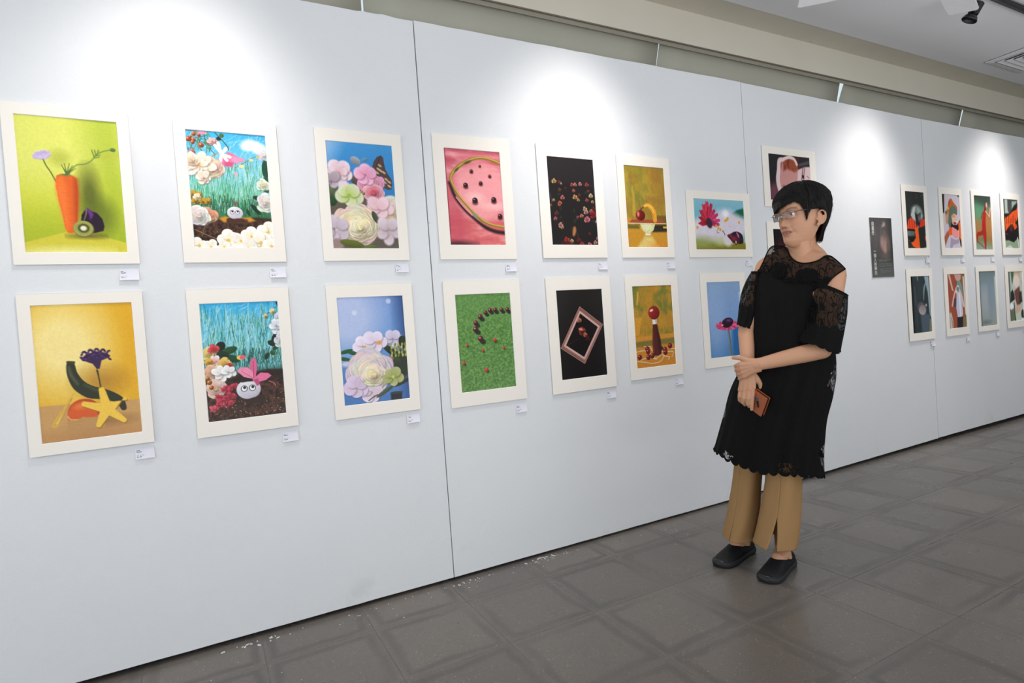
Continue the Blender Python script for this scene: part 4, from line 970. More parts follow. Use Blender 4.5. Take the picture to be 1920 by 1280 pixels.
def art_hat():
    s = Q((206, 196, 208)); s.poly([(-.1, -.1), (.16, -.1), (.10, .35), (-.1, .35)], (40, 36, 36), soft=.04); s.ell(.98, .02, .06, .03, (50, 46, 46), soft=.03)
    s.poly([(.40, .10), (.54, .07), (.66, .14), (.86, .22), (.88, .30), (.62, .22), (.46, .36), (.30, .54), (.18, .54), (.16, .38), (.30, .24)], (190, 104, 46)); s.ell(.42, .16, .05, .04, (206, 60, 44)); s.ell(.33, .26, .05, .05, (222, 186, 60)); s.ell(.20, .34, .05, .05, (90, 110, 80)); s.poly([(.16, .40), (.36, .32), (.30, .54), (.20, .55)], (196, 156, 116), soft=.04)
    s.poly([(.40, .28), (.56, .20), (.74, .22), (.86, .30), (.84, .38), (.62, .36), (.52, .42), (.56, .62), (.34, .62), (.30, .52)], (96, 112, 100), soft=.03)
    s.poly([(.50, .40), (.66, .35), (.82, .38), (.84, .48), (.74, .56), (.58, .54)], (226, 186, 160), soft=.03); s.ell(.62, .40, .10, .04, (200, 150, 120), soft=.03); s.ell(.68, .53, .09, .03, (150, 40, 40), soft=.02); s.ell(.80, .50, .03, .02, (250, 250, 240))
    s.poly([(.46, .52), (.58, .56), (.80, .56), (1.0, .46), (.96, .62), (.72, .70), (.62, .66), (.44, .62)], (34, 26, 28), soft=.03)
    s.poly([(.20, .72), (.36, .62), (.56, .60), (.60, .74), (.40, .76)], (236, 96, 40), soft=.03); s.poly([(.88, .52), (1.05, .48), (1.05, .95), (.88, .80)], (240, 110, 40), soft=.03); s.poly([(.52, .60), (.74, .64), (.86, .70), (.84, .80), (.66, .82), (.48, .74)], (240, 150, 150), soft=.02)
    s.poly([(.02, .80), (.22, .68), (.34, .76), (.20, .84), (.06, .96)], (170, 96, 66), soft=.03); s.poly([(.34, .76), (.66, .82), (.86, .80), (.94, 1.02), (.05, 1.02), (.20, .86)], (206, 200, 214), soft=.02); s.poly([(.40, .80), (.66, .84), (.86, .82), (.86, .90), (.52, .94), (.44, 1.0), (.32, 1.0)], (170, 156, 172), soft=.03); s.poly([(.88, .78), (1.05, .90), (1.05, 1.0), (.92, .95)], (70, 40, 30), soft=.02)
    return s

def art_dancer():
    s = Q((70, 120, 92)); s.vgrad([(0, (50, 66, 58)), (.25, (84, 130, 100)), (.55, (120, 140, 90)), (.80, (110, 130, 90)), (1, (150, 176, 160))])
    s.ell(.20, .40, .36, .4, (98, 156, 118), soft=.35, a=.7); s.ell(.90, .55, .4, .5, (196, 120, 60), soft=.35, a=.8); s.ell(.15, .62, .3, .3, (190, 112, 60), soft=.25, a=.7); s.ell(.7, .06, .5, .14, (58, 72, 64), soft=.2)
    s.curve([(.70, .14), (.66, .24), (.62, .34)], [.09, .12, .12], (110, 46, 46)); s.ell(.76, .165, .055, .08, (206, 160, 160), rot=.2, soft=.02); s.line([(.60, .28), (.50, .32), (.38, .42)], .04, (96, 60, 48), soft=.02)
    s.curve([(.62, .32), (.56, .45), (.54, .58), (.56, .70), (.58, .86), (.58, .98)], [.17, .22, .24, .22, .13, .06], (176, 40, 34), soft=.02); s.curve([(.50, .66), (.34, .70), (.14, .72), (.10, .86)], [.16, .12, .12, .04], (160, 44, 34), soft=.02); s.curve([(.10, .84), (.24, .88), (.50, .96)], .05, (150, 70, 56), soft=.03, a=.7)
    s.line([(.70, .28), (.90, .38)], .045, (226, 170, 170)); s.line([(.90, .38), (.98, .22)], .035, (230, 180, 180)); s.line([(.74, .32), (.92, .42)], .012, (110, 50, 46))
    s.poly([(-.1, -.1), (.03, -.1), (.03, 1.1), (-.1, 1.1)], (40, 60, 50), soft=.05); return s

def art_fire():
    s = Q((60, 62, 60)); n = s.noise(6, 8, 5); s.put(n, (104, 110, 106), .6)
    s.poly([(.12, 0), (.30, 0), (.30, .22), (.40, .30), (.36, .36), (.10, .30)], (170, 184, 176), soft=.05); s.poly([(.60, .04), (.98, .02), (.80, .14), (.60, .22)], (160, 176, 168), soft=.06)
    s.poly([(.0, .30), (.45, .28), (.75, .12), (1.05, .05), (1.05, .86), (.0, .86)], (30, 26, 28), soft=.05)
    s.poly([(.08, .40), (.30, .34), (.46, .30), (.60, .25), (.90, .20), (1.02, .12), (1.02, .34), (.80, .48), (.90, .56), (.72, .62), (.60, .50), (.40, .52), (.26, .58), (.08, .66)], (236, 90, 34), soft=.03)
    for k in range(16): s.line([(.12 + .05 * k, .36 + .03 * math.sin(k)), (.10 + .05 * k, .52 + .05 * math.cos(k * 2))], .03, ((252, 140, 60), (190, 40, 20), (60, 20, 16))[k % 3], soft=.03, a=.7)
    s.ell(.97, .47, .14, .08, (24, 20, 22), soft=.03); s.ell(.5, .60, .12, .08, (96, 34, 28), soft=.06); s.line([(.05, .70), (.24, .71)], .025, (150, 40, 34), soft=.03)
    s.poly([(.02, .84), (.26, .83), (.60, .88), (.84, .80), (1.05, .82), (1.05, 1.05), (.0, 1.05)], (146, 170, 138), soft=.04); s.poly([(.06, .98), (.36, .93), (.55, .99), (.55, 1.05), (.05, 1.05)], (206, 214, 210), soft=.03); s.line([(.88, .78), (.94, 1.0)], .05, (220, 226, 224), soft=.02); s.line([(.95, .80), (1.0, 1.0)], .02, (40, 40, 40)); return s

def art_night_moon():
    s = Q((44, 52, 54)); n = s.noise(10, 3, 8); s.put(n, (70, 80, 84), .7); s.poly([(-.1, -.1), (.10, -.1), (.12, 1.1), (-.1, 1.1)], (24, 28, 28), soft=.06)
    s.poly([(.72, 0), (.96, 0), (.98, .3), (1.0, .75), (.92, .70), (.88, .30), (.78, .12)], (150, 172, 180), soft=.05); s.curve([(.80, .12), (.70, .22), (.64, .42)], [.05, .07, .03], (132, 156, 160), soft=.05); s.line([(.36, .0), (.38, .07)], .04, (140, 154, 156), soft=.03); s.line([(.20, .2), (.24, .5)], .06, (84, 96, 98), soft=.06, a=.6)
    s.poly([(.44, .68), (.70, .66), (.92, .70), (1.0, 1.02), (.50, 1.02)], (78, 92, 104), soft=.08); s.ell(.50, .56, .20, .16, (96, 90, 100), soft=.08); s.ell(.56, .60, .19, .14, (176, 168, 168), soft=.03, shade=((130, 122, 124), .2, -.9)); s.ell(.76, .52, .04, .04, (190, 170, 160), soft=.03)
    s.poly([(.90, .78), (.98, .76), (1.0, 1.0), (.86, 1.0)], (122, 124, 96), soft=.03); return s

def art_photographer():
    s = Q((164, 84, 62)); s.poly([(.06, 0), (.16, 0), (.26, .18), (.34, .32), (.24, .30)], (222, 180, 164), soft=.02); s.poly([(.40, 0), (.80, 0), (.78, .10), (.62, .16), (.48, .10)], (206, 164, 152), soft=.03); s.poly([(.80, 0), (.92, 0), (.94, .22), (.82, .18)], (130, 110, 70), soft=.03)
    s.poly([(.52, .20), (.60, .13), (.74, .13), (.84, .22), (.88, .40), (.92, .60), (.80, .60), (.66, .42)], (122, 152, 152), soft=.03); s.poly([(.90, .05), (.97, .05), (1.02, 1.0), (.96, 1.0), (.92, .5)], (226, 216, 196), soft=.02)
    s.poly([(.46, .26), (.56, .21), (.66, .22), (.70, .30), (.50, .36), (.40, .34)], (232, 216, 204), soft=.02); s.ell(.58, .28, .08, .07, (120, 136, 136), soft=.03)
    s.line([(.42, .32), (.30, .46), (.22, .58)], .075, (226, 184, 164), soft=.02); s.line([(.70, .32), (.82, .46), (.88, .60)], .085, (232, 196, 180), soft=.02); s.poly([(.34, .46), (.52, .44), (.52, .64), (.30, .60)], (84, 74, 92), soft=.03)
    s.poly([(.50, .34), (.70, .34), (.80, .52), (.82, .76), (.70, .82), (.50, .80), (.44, .62), (.48, .46)], (206, 204, 220), soft=.02); s.poly([(.62, .34), (.70, .36), (.72, .78), (.64, .80)], (228, 232, 240), soft=.03); s.poly([(.48, .80), (.80, .80), (.76, 1.02), (.44, 1.02)], (46, 42, 46), soft=.02)
    s.poly([(.04, .72), (.14, .70), (.22, .84), (.24, 1.02), (.06, 1.02)], (206, 200, 190), soft=.03); s.line([(.14, .80), (.20, 1.0)], .03, (140, 110, 80), soft=.02); s.poly([(.84, .78), (1.05, .76), (1.05, 1.02), (.78, 1.02)], (128, 116, 76), soft=.04); return s

def art_grey():
    s = Q((146, 158, 162)); s.vgrad([(0, (112, 130, 128)), (.3, (138, 156, 166)), (.7, (150, 164, 170)), (1, (160, 168, 160))]); s.ell(.35, .55, .3, .4, (176, 180, 180), soft=.3, a=.7); s.ell(.62, .45, .12, .5, (128, 146, 164), soft=.15, a=.6); s.poly([(-.1, -.1), (.06, -.1), (.04, .55), (.10, 1.1), (-.1, 1.1)], (60, 76, 84), soft=.12); s.poly([(.93, .1), (1.1, .1), (1.1, 1.1), (.96, 1.1)], (196, 206, 196), soft=.06); s.ell(.3, .93, .3, .06, (120, 130, 130), soft=.1); return s

def art_spill():
    s = Q((206, 208, 200)); n = s.noise(5, 8, 2); s.put(np.clip((n - .5) * 5, 0, 1), (170, 196, 160), .6); s.poly([(-.1, -.1), (.14, -.1), (.12, .5), (.10, 1.1), (-.1, 1.1)], (90, 100, 100), soft=.06); s.poly([(.2, 0), (.44, 0), (.34, .2), (.26, .26)], (74, 110, 78), soft=.05); s.poly([(.45, .02), (.80, 0), (.88, .14), (.60, .22), (.40, .16)], (214, 180, 150), soft=.06); s.ell(.60, .20, .24, .22, (240, 226, 214), soft=.10); s.poly([(.40, .40), (.62, .34), (.78, .30), (.86, .50), (.80, .66), (.56, .70), (.46, .56)], (120, 76, 62), soft=.06); s.poly([(.14, .42), (.28, .36), (.40, .46), (.42, .56), (.22, .60), (.10, .62)], (46, 44, 48), soft=.03); s.poly([(.72, .44), (.92, .40), (.94, .62), (.74, .66)], (60, 56, 58), soft=.03)
    s.ell(.16, .70, .13, .12, (250, 252, 252), soft=.04); s.poly([(.08, .78), (.30, .74), (.44, .98), (.10, 1.0)], (110, 124, 96), soft=.05); s.line([(.36, .64), (.38, 1.0)], .05, (40, 42, 44), soft=.02); s.ell(.62, .78, .18, .16, (226, 186, 160), soft=.08); s.poly([(.46, .86), (.80, .80), (.84, 1.02), (.46, 1.02)], (210, 222, 200), soft=.05); s.ell(.93, .88, .12, .16, (50, 58, 56), soft=.03); s.ell(.90, .98, .08, .05, (250, 252, 252), soft=.03); return s

def art_poster():
    s = Art(64, 100, 1.575, (82, 80, 79)); s.vgrad([(0, (76, 74, 73)), (.3, (90, 86, 85)), (.68, (76, 75, 73)), (1, (92, 94, 91))])
    s.poly([(.80, -.1), (1.1, -.1), (1.1, .75), (.86, .75)], (54, 53, 52), soft=.25, a=.8)
    s.ell(.63, .12, .075, .085, (126, 114, 112), soft=.09); s.ell(.60, .14, .045, .04, (176, 168, 165), soft=.06); s.ell(.66, .10, .03, .03, (170, 156, 152), soft=.05); s.ell(.63, .185, .07, .06, (84, 74, 72), soft=.07); s.line([(.53, .14), (.47, .36)], .06, (108, 103, 102), soft=.09, a=.6)
    s.line([(.63, .22), (.63, .30)], .06, (124, 100, 94), soft=.08)
    s.ell(.66, .42, .20, .22, (112, 96, 91), soft=.16); s.ell(.52, .42, .07, .14, (158, 136, 130), soft=.10); s.ell(.64, .47, .11, .18, (160, 128, 116), soft=.12); s.ell(.64, .55, .05, .10, (176, 134, 118), soft=.07); s.ell(.80, .48, .08, .14, (100, 92, 89), soft=.08); s.ell(.66, .64, .16, .08, (100, 88, 84), soft=.12)
    s.line([(.26, .34), (.22, .50)], .02, (112, 110, 109), soft=.05, a=.6)
    s.grain(.05, 3, 60, 90); return s
# ------------------------------------------------------------------ matted prints on the partition
def attr_material(name, rough, coat=0.0):
    t = NT(name)
    a = t.n("ShaderNodeAttribute", attribute_name="ink")
    t.set(a.outputs["Color"], rough, spec=.22)
    t.b.inputs["Coat Weight"].default_value = coat
    t.b.inputs["Coat Roughness"].default_value = 0.12
    return t.m
M_PRINT = attr_material("glossy_photo_print", 0.38, 0.06)
M_POSTER = attr_material("satin_poster_print", 0.5, 0.1)
M_MAT = simple("cream_mat_board", rgb(238, 232, 222), 0.8, var=0.015, scale=220, bump=0.04)
M_BEVEL = simple("white_mat_core", rgb(246, 244, 240), 0.8, var=0.01)

def grid_print(name, art, x0, x1, z0, z1, yfun, mat, parent):
    nx, ny = art.nx, art.ny
    X = x0 + (x1 - x0) * art.u; Z = z1 + (z0 - z1) * art.v
    Y = yfun(art.u, art.v)
    co = np.stack([X, Y, Z], -1).reshape(-1, 3).astype(np.float32)
    j, i = np.meshgrid(np.arange(ny - 1), np.arange(nx - 1), indexing='ij')
    a = (j * nx + i).ravel()
    quads = np.stack([a, a + nx, a + nx + 1, a + 1], -1).astype(np.int32)
    me = bpy.data.meshes.new(name)
    me.vertices.add(len(co)); me.vertices.foreach_set("co", co.ravel())
    me.loops.add(quads.size); me.loops.foreach_set("vertex_index", quads.ravel())
    me.polygons.add(len(quads)); me.polygons.foreach_set("loop_start", np.arange(0, quads.size, 4, dtype=np.int32))
    me.update(calc_edges=True)
    c = np.ones((ny, nx, 4), np.float32)
    c[..., :3] = lin(np.clip(art.c, 0, 255))
    at = me.color_attributes.new("ink", 'FLOAT_COLOR', 'POINT')
    at.data.foreach_set("color", c.reshape(-1))
    return link_mesh(name, me, mat, parent, True)

def matted_print(x0, x1, z0, z1, ox0, ox1, oz0, oz1, art, label, group=None, curl=0.0, off=0.003):
    root = tag(empty("matted_print", ((x0 + x1) / 2, 0, z0)), label, "picture", group)
    inv = Matrix.Translation(root.location).inverted()
    th = 0.0042
    # mat: flat board with a bevelled window; front at -off-th, lower edge may bow off the wall
    def ring(a, b, c, d, y, n=10):
        out = []
        for (p, q) in (((a, c), (b, c)), ((b, c), (b, d)), ((b, d), (a, d)), ((a, d), (a, c))):
            for k in range(n):
                f = k / n
                xx, zz = p[0] + (q[0] - p[0]) * f, p[1] + (q[1] - p[1]) * f
                fz = (z1 - zz) / (z1 - z0); fx = (xx - x0) / (x1 - x0)
                bow = curl * (fz ** 3) * (1 - 0.75 * abs(fx - 0.42)) - 0.0016 * (1 - fz) * 0
                out.append((xx, y - bow, zz))
        return out
    N = 40
    ro = ring(x0, x1, z0, z1, -off - th); bo = ring(x0, x1, z0, z1, -off)
    bev = 0.0028
    ri = ring(ox0, ox1, oz0, oz1, -off - th); rb = ring(ox0 + bev * .5, ox1 - bev * .5, oz0 + bev * .5, oz1 - bev * .5, -off - 0.0014)
    bi = ring(ox0 + bev * .5, ox1 - bev * .5, oz0 + bev * .5, oz1 - bev * .5, -off)
    vs = ro + ri + rb + bo + bi
    fs = []
    for k in range(N):
        q = (k + 1) % N
        fs.append((k, q, N + q, N + k))                        # front
        fs.append((3 * N + k, 3 * N + q, q, k))                # outer edge
        fs.append((3 * N + q, 3 * N + k, 4 * N + k, 4 * N + q))  # back
    o = mesh_obj("mat_board", vs, fs, M_MAT); o.parent = root; o.matrix_parent_inverse = inv
    fs = [(N + k, N + (k + 1) % N, 2 * N + (k + 1) % N, 2 * N + k) for k in range(N)]
    o = mesh_obj("bevel", vs, fs, M_BEVEL); o.parent = root; o.matrix_parent_inverse = inv
    o["label"] = "white bevelled edge of the mat window"
    yf = lambda u, v: -off - 0.0008 - curl * ((z1 - (oz1 + (oz0 - oz1) * v)) / (z1 - z0)) ** 3 * 0.7 - 0.0006 * np.sin(u * 5 + v * 3)
    o = grid_print("print", art, ox0, ox1, oz0, oz1, yf, M_PRINT, None)
    o.parent = root; o.matrix_parent_inverse = inv
    return root

S_A, S_B, S_C = "still-life prints in cream mats on the left panels", None, None
G1 = "cream-matted prints on the two left panels"
G2 = "cream-matted prints on the two right panels"
PR = [
 # x0, x1, z0, z1 | opening | art | label
 (-.511, -.171, 1.395, 1.913, -.480, -.204, 1.433, 1.877, art_carrot, "cream-matted print of a carrot, kiwi and aubergine on lime green", G1, .000),
 (-.514, -.173, .778, 1.300, -.481, -.205, .816, 1.264, art_zucchini, "cream-matted print of a courgette and yellow star on golden yellow", G1, .002),
 (-.038, .305, 1.397, 1.921, -.001, .265, 1.450, 1.874, art_garden_day, "cream-matted print of a white egg with drawn eyes under many pale flowers", G1, .000),
 (-.041, .302, .768, 1.300, -.003, .262, .820, 1.249, art_garden_dusk, "cream-matted print of an egg with drawn eyes wearing a pink lily", G1, .002),
 (.445, .795, 1.399, 1.925, .485, .755, 1.448, 1.877, art_butterfly, "cream-matted print of a butterfly on pink and white blossoms", G1, .000),
 (.442, .794, .767, 1.303, .481, .753, .818, 1.252, art_blue_peony, "cream-matted print of one pale peony against hazy blue", G1, .000),
 (.935, 1.314, 1.401, 1.948, .987, 1.261, 1.464, 1.890, art_pink, "cream-matted print of dark berries inside an olive ring on pink cloth", G1, .000),
 (.936, 1.315, .751, 1.306, .989, 1.263, .812, 1.246, art_green_balls, "cream-matted print of a curved row of dark red balls on green felt", G1, .000),
 (1.457, 1.837, 1.403, 1.950, 1.513, 1.786, 1.466, 1.893, art_roses, "cream-matted print of scattered small roses on black", G1, .002),
 (1.458, 1.839, .750, 1.308, 1.514, 1.787, .813, 1.248, art_frame, "cream-matted print of a tilted pink picture frame on black", G1, .002),
 (1.934, 2.291, 1.402, 1.934, 1.978, 2.250, 1.456, 1.882, art_apple, "cream-matted print of a red apple and banana balanced on a bowl", G1, .000),
 (1.936, 2.297, .767, 1.308, 1.981, 2.252, .824, 1.254, art_ketchup, "cream-matted print of a tomato on top of a sauce bottle", G1, .000),
 (2.402, 2.908, 1.401, 1.773, 2.455, 2.855, 1.445, 1.730, art_cotton, "wide cream-matted print of a red gerbera and toy car in cotton wool", G1, .000),
 (2.468, 2.826, .777, 1.312, 2.514, 2.783, .831, 1.261, art_gerbera, "cream-matted print of a pink gerbera on plain blue, partly behind the woman's arm", G1, .000),
 (3.045, 3.545, 1.705, 2.071, 3.098, 3.489, 1.747, 2.029, art_hands, "wide cream-matted print of pale hands on a back, behind the woman's head", G2, .000),
 (3.048, 3.548, 1.250, 1.615, 3.100, 3.492, 1.292, 1.571, art_dark_red, "wide cream-matted black print mostly hidden behind the woman's chin and shoulder", G2, .000),
 (4.500, 4.830, 1.401, 1.915, 4.543, 4.793, 1.454, 1.869, art_flame_coat, "cream-matted print of red-orange clothing on charcoal, right of the grey poster", G2, .003),
 (4.505, 4.844, .780, 1.306, 4.554, 4.808, .833, 1.251, art_night_moon, "cream-matted print of a pale round shape in dark grey-blue streaks", G2, .000),
 (4.998, 5.332, 1.401, 1.920, 5.042, 5.297, 1.455, 1.871, art_hat, "cream-matted print of a figure in a patched orange headscarf", G2, .004),
 (5.010, 5.348, .781, 1.309, 5.056, 5.314, .837, 1.257, art_photographer, "cream-matted print of a figure raising a camera before a rust wall", G2, .000),
 (5.479, 5.815, 1.402, 1.919, 5.521, 5.790, 1.444, 1.881, art_dancer, "cream-matted print of a dancer in red on blurred green", G2, .000),
 (5.490, 5.832, .785, 1.310, 5.535, 5.806, .824, 1.270, art_grey, "cream-matted print of an empty blue-grey gradient", G2, .000),
 (5.956, 6.297, 1.401, 1.920, 6.003, 6.262, 1.455, 1.872, art_fire, "cream-matted print of orange flames across black", G2, .003),
 (5.970, 6.316, .783, 1.310, 6.022, 6.274, .838, 1.259, art_spill, "cream-matted print of white, brown and green blurs at the right edge", G2, .002),
]
for (x0, x1, z0, z1, a, b, c, d, fn, lab, grp, curl) in PR:
    matted_print(x0, x1, z0, z1, a, b, c, d, fn(), lab, grp, curl, 0.0052 if x0 > 4.4 else 0.0032)

# ------------------------------------------------------------------ caption cards
M_CARD = simple("lilac_white_card", rgb(222, 221, 230), 0.6, var=0.01)
M_INK = simple("grey_printing_ink", rgb(96, 96, 104), 0.7)
M_INK2 = simple("pale_printing_ink", rgb(172, 172, 182), 0.7)
def blocks(seed, L, words, h):
    """one line of small, unreadable character blocks"""
    rg = random.Random(seed); mb = MB(); x = 0
    while x < L:
        w = h * rg.uniform(.55, 1.0)
        if rg.random() > .15: mb.box(x, x + w, -0.0002, 0.0, -h * rg.uniform(.2, .5), h * rg.uniform(.3, .5))
        x += w + h * .22
    return mb
CARDS = [(-.205, 1.358, "lime green carrot print"), (-.204, .742, "yellow star print"), (.272, 1.356, "print of the egg under pale flowers"), (.270, .729, "print of the egg with the pink lily"),
         (.761, 1.367, "butterfly print"), (.761, .732, "blue peony print"), (1.281, 1.362, "pink ring print"), (1.283, .708, "green felt print"), (1.806, 1.362, "black rose print"), (1.805, .712, "print of the tilted frame"),
         (2.262, 1.361, "apple and banana print"), (2.267, .730, "sauce bottle print"), (2.877, 1.367, "red gerbera and toy car print"), (2.795, .735, "blue gerbera print"), (4.805, 1.368, "red-orange clothing print"), (4.816, .745, "pale round shape print"),
         (5.309, 1.367, "orange headscarf print"), (5.325, .746, "rust wall print"), (5.784, 1.367, "red dancer print"), (5.805, .752, "blue-grey gradient print"), (6.268, 1.365, "orange flames print"), (6.279, .752, "blurred white and brown print")]
for i, (cx, cz, lab) in enumerate(CARDS):
    root = tag(empty("caption_card", (cx, 0, cz - .019)), "small lilac-white caption card under the " + lab, "caption card", "caption cards under the prints")
    inv = Matrix.Translation(root.location).inverted()
    w, h = .0285, .0185
    vs, fs = [], []
    rg = random.Random(i)
    l1 = rg.uniform(.001, .0035)
    nz = 6
    for k in range(nz + 1):
        f = k / nz; z = cz + h - 2 * h * f
        y = -.0012 - (.0024 if cx > 4.79 else .0008) - (0.0022 + l1) * f ** 2
        vs += [(cx - w, y, z), (cx + w, y - .0006 * f, z), (cx - w, y + .0006, z), (cx + w, y + .0006 - .0006 * f, z)]
    for k in range(nz):
        a = 4 * k
        fs += [(a, a + 4, a + 5, a + 1), (a + 2, a + 3, a + 7, a + 6), (a, a + 2, a + 6, a + 4), (a + 1, a + 5, a + 7, a + 3)]
    fs += [(0, 1, 3, 2), (4 * nz, 4 * nz + 2, 4 * nz + 3, 4 * nz + 1)]
    o = mesh_obj("card", vs, fs, M_CARD, None, False); o.parent = root; o.matrix_parent_inverse = inv
    for (dx, f, L, hh, mat) in ((.0045, .20, .0095, .0026, M_INK), (.0045, .34, .0145, .0032, M_INK), (.0045, .64, .021, .0026, M_INK2), (.0045, .78, .012, .0028, M_INK)):
        mb = blocks(i * 7 + int(f * 50), L, 1, hh)
        o = mb.build("printed_line", mat)
        o.location = (cx - w + dx, -.0016 - (.0024 if cx > 4.79 else .0008) - (0.0022 + l1) * f ** 2, cz + h - 2 * h * f)
        o.parent = root; o.matrix_parent_inverse = inv

# ------------------------------------------------------------------ grey exhibition poster
root = tag(empty("poster", (4.23, 0, 1.252)), "tall dark grey poster with white vertical characters and a bare back, right of the woman", "poster")
inv = Matrix.Translation(root.location).inverted()
def par(o): o.parent = root; o.matrix_parent_inverse = inv; return o
par(grid_print("print", art_poster(), 4.097, 4.361, 1.2525, 1.667, lambda u, v: -.0042 - 0.0006 * np.sin(u * 4 + v * 2), M_POSTER, None))
par(box("backing_board", 4.097, 4.361, -.0032, -.001, 1.2525, 1.667, M_BEVEL))
M_WHITE = simple("white_lettering", rgb(214, 214, 212), 0.6, var=0.0)
M_GREYTX = simple("grey_lettering", rgb(120, 126, 123), 0.6, var=0.0)
def glyph(ch, cx, cz, size, mat):
    c = bpy.data.curves.new("lettering", 'FONT'); c.body = ch; c.size = size; c.align_x = 'CENTER'; c.align_y = 'CENTER'; c.offset = size * .007
    o = bpy.data.objects.new("tmp_text", c); COL.objects.link(o)
    me = bpy.data.meshes.new_from_object(o.evaluated_get(bpy.context.evaluated_depsgraph_get()))
    bpy.data.objects.remove(o); bpy.data.curves.remove(c)
    me.transform(Matrix.Rotation(math.pi / 2, 4, 'X'))
    me.materials.clear(); me.materials.append(mat); me.name = "character"
    ob = bpy.data.objects.new("character", me); COL.objects.link(ob)
    ob.location = (cx, -.0053, cz)
    return par(ob)
for k, ch in enumerate("自畫像"): glyph(ch, 4.131, 1.622 - k * .0325, .033, M_WHITE)
for k, ch in enumerate("一個人的獨白"): glyph(ch, 4.139, 1.432 - k * .0298, .030, M_WHITE)
for k in range(3):
    for q in range((2, 5, 6)[k]):
        z = (1.372, 1.350, 1.312)[k] - q * .0062
        mb = blocks(900 + k * 10 + q, (.148, .146, .140)[k] * (1 if q < (1, 4, 5)[k] else .55), 1, .0036 if k else .006)
        o = par(mb.build("printed_line", M_GREYTX)); o.location = (4.185, -.0052, z)
for q in range(2):
    mb = blocks(990 + q, .05, 1, .003); o = mb.build("printed_line", M_GREYTX)
    o.location = (4.158, -.0052, 1.63 - .04 * q); o.rotation_euler = (0, math.pi / 2, 0); par(o)
# ------------------------------------------------------------------ ceiling furniture
M_TRACK = simple("dark_grey_metal", rgb(52, 52, 54), 0.45, 0.6)
M_TRACKL = simple("light_grey_metal", rgb(150, 150, 150), 0.4, 0.7)
M_BLACK = simple("black_lamp_enamel", rgb(22, 22, 23), 0.35, spec=0.5)
M_CHROME = simple("brushed_steel", rgb(190, 190, 188), 0.25, 1.0)
M_WHITEP = simple("white_plastic", rgb(232, 233, 234), 0.45)
def child(o, root):
    o.parent = root; o.matrix_parent_inverse = Matrix.Translation(root.location).inverted(); return o

root = tag(empty("track_rail", (4.0, TRACK_Y, CEIL_Z)), "dark lighting track running along the ceiling at the top right", "track rail")
child(box("rail", -1.0, 8.9, TRACK_Y - .017, TRACK_Y + .017, CEIL_Z - .030, CEIL_Z, M_TRACK, bev=.002), root)
child(box("conductor_groove", -1.0, 8.9, TRACK_Y - .006, TRACK_Y + .006, CEIL_Z - .0315, CEIL_Z - .0295, M_BLACK), root)
child(box("flange", -1.0, 8.9, TRACK_Y - .021, TRACK_Y - .0172, CEIL_Z - .012, CEIL_Z - .003, M_TRACKL), root)

# the one spotlight in view
sp0 = Vector((4.265, TRACK_Y, CEIL_Z - .030))
root = tag(empty("track_spotlight", sp0), "black track spotlight with flared front ring hanging from the ceiling track", "spotlight")
child(box("adapter", sp0.x - .045, sp0.x + .045, sp0.y - .016, sp0.y + .016, sp0.z - .022, sp0.z, M_BLACK, bev=.003), root)
mb = MB(); mb.tube([sp0 + Vector((0, 0, -.02)), sp0 + Vector((0, 0, -.105))], .0075, 10); mb.box(sp0.x - .012, sp0.x + .012, sp0.y - .004, sp0.y + .004, sp0.z - .125, sp0.z - .06)
child(mb.build("arm", M_CHROME), root)
mb = MB(); mb.ell(sp0 + Vector((0, 0, -.118)), (.017, .017, .017)); child(mb.build("pivot_knob", M_BLACK, smooth=True), root)
ax = Vector((-.30, .42, -.86)).normalized()
pc = sp0 + Vector((.012, .010, -.118))
back, front = pc - ax * .058 + Vector((.01, 0, 0)), pc + ax * .052 + Vector((.01, 0, 0))
def along(f): return back + (front - back) * f
mb = MB(); mb.tube([along(0), along(.03), along(.62), along(.66)], [.025, .0285, .0285, .026], 24); o = child(mb.build("housing", M_BLACK, smooth=False), root)
mb = MB(); mb.tube([along(.655), along(.70)], [.020, .022], 20); child(mb.build("steel_neck", M_CHROME), root)
mb = MB(); mb.tube([along(.70), along(.78), along(.96), along(1.0)], [.024, .034, .043, .041], 28, cap=False); mb.tube([along(.80), along(.80) + ax * .002], .036, 24); child(mb.build("front_ring", M_BLACK), root)
mb = MB()
for k in range(6):
    th = k * math.pi / 3
    e1 = ax.orthogonal().normalized(); e2 = ax.cross(e1)
    q = along(0) + (e1 * math.cos(th) + e2 * math.sin(th)) * .015
    mb.tube([q - ax * .001, q - ax * .0025], .003, 8)
child(mb.build("vent_hole", M_CHROME), root)

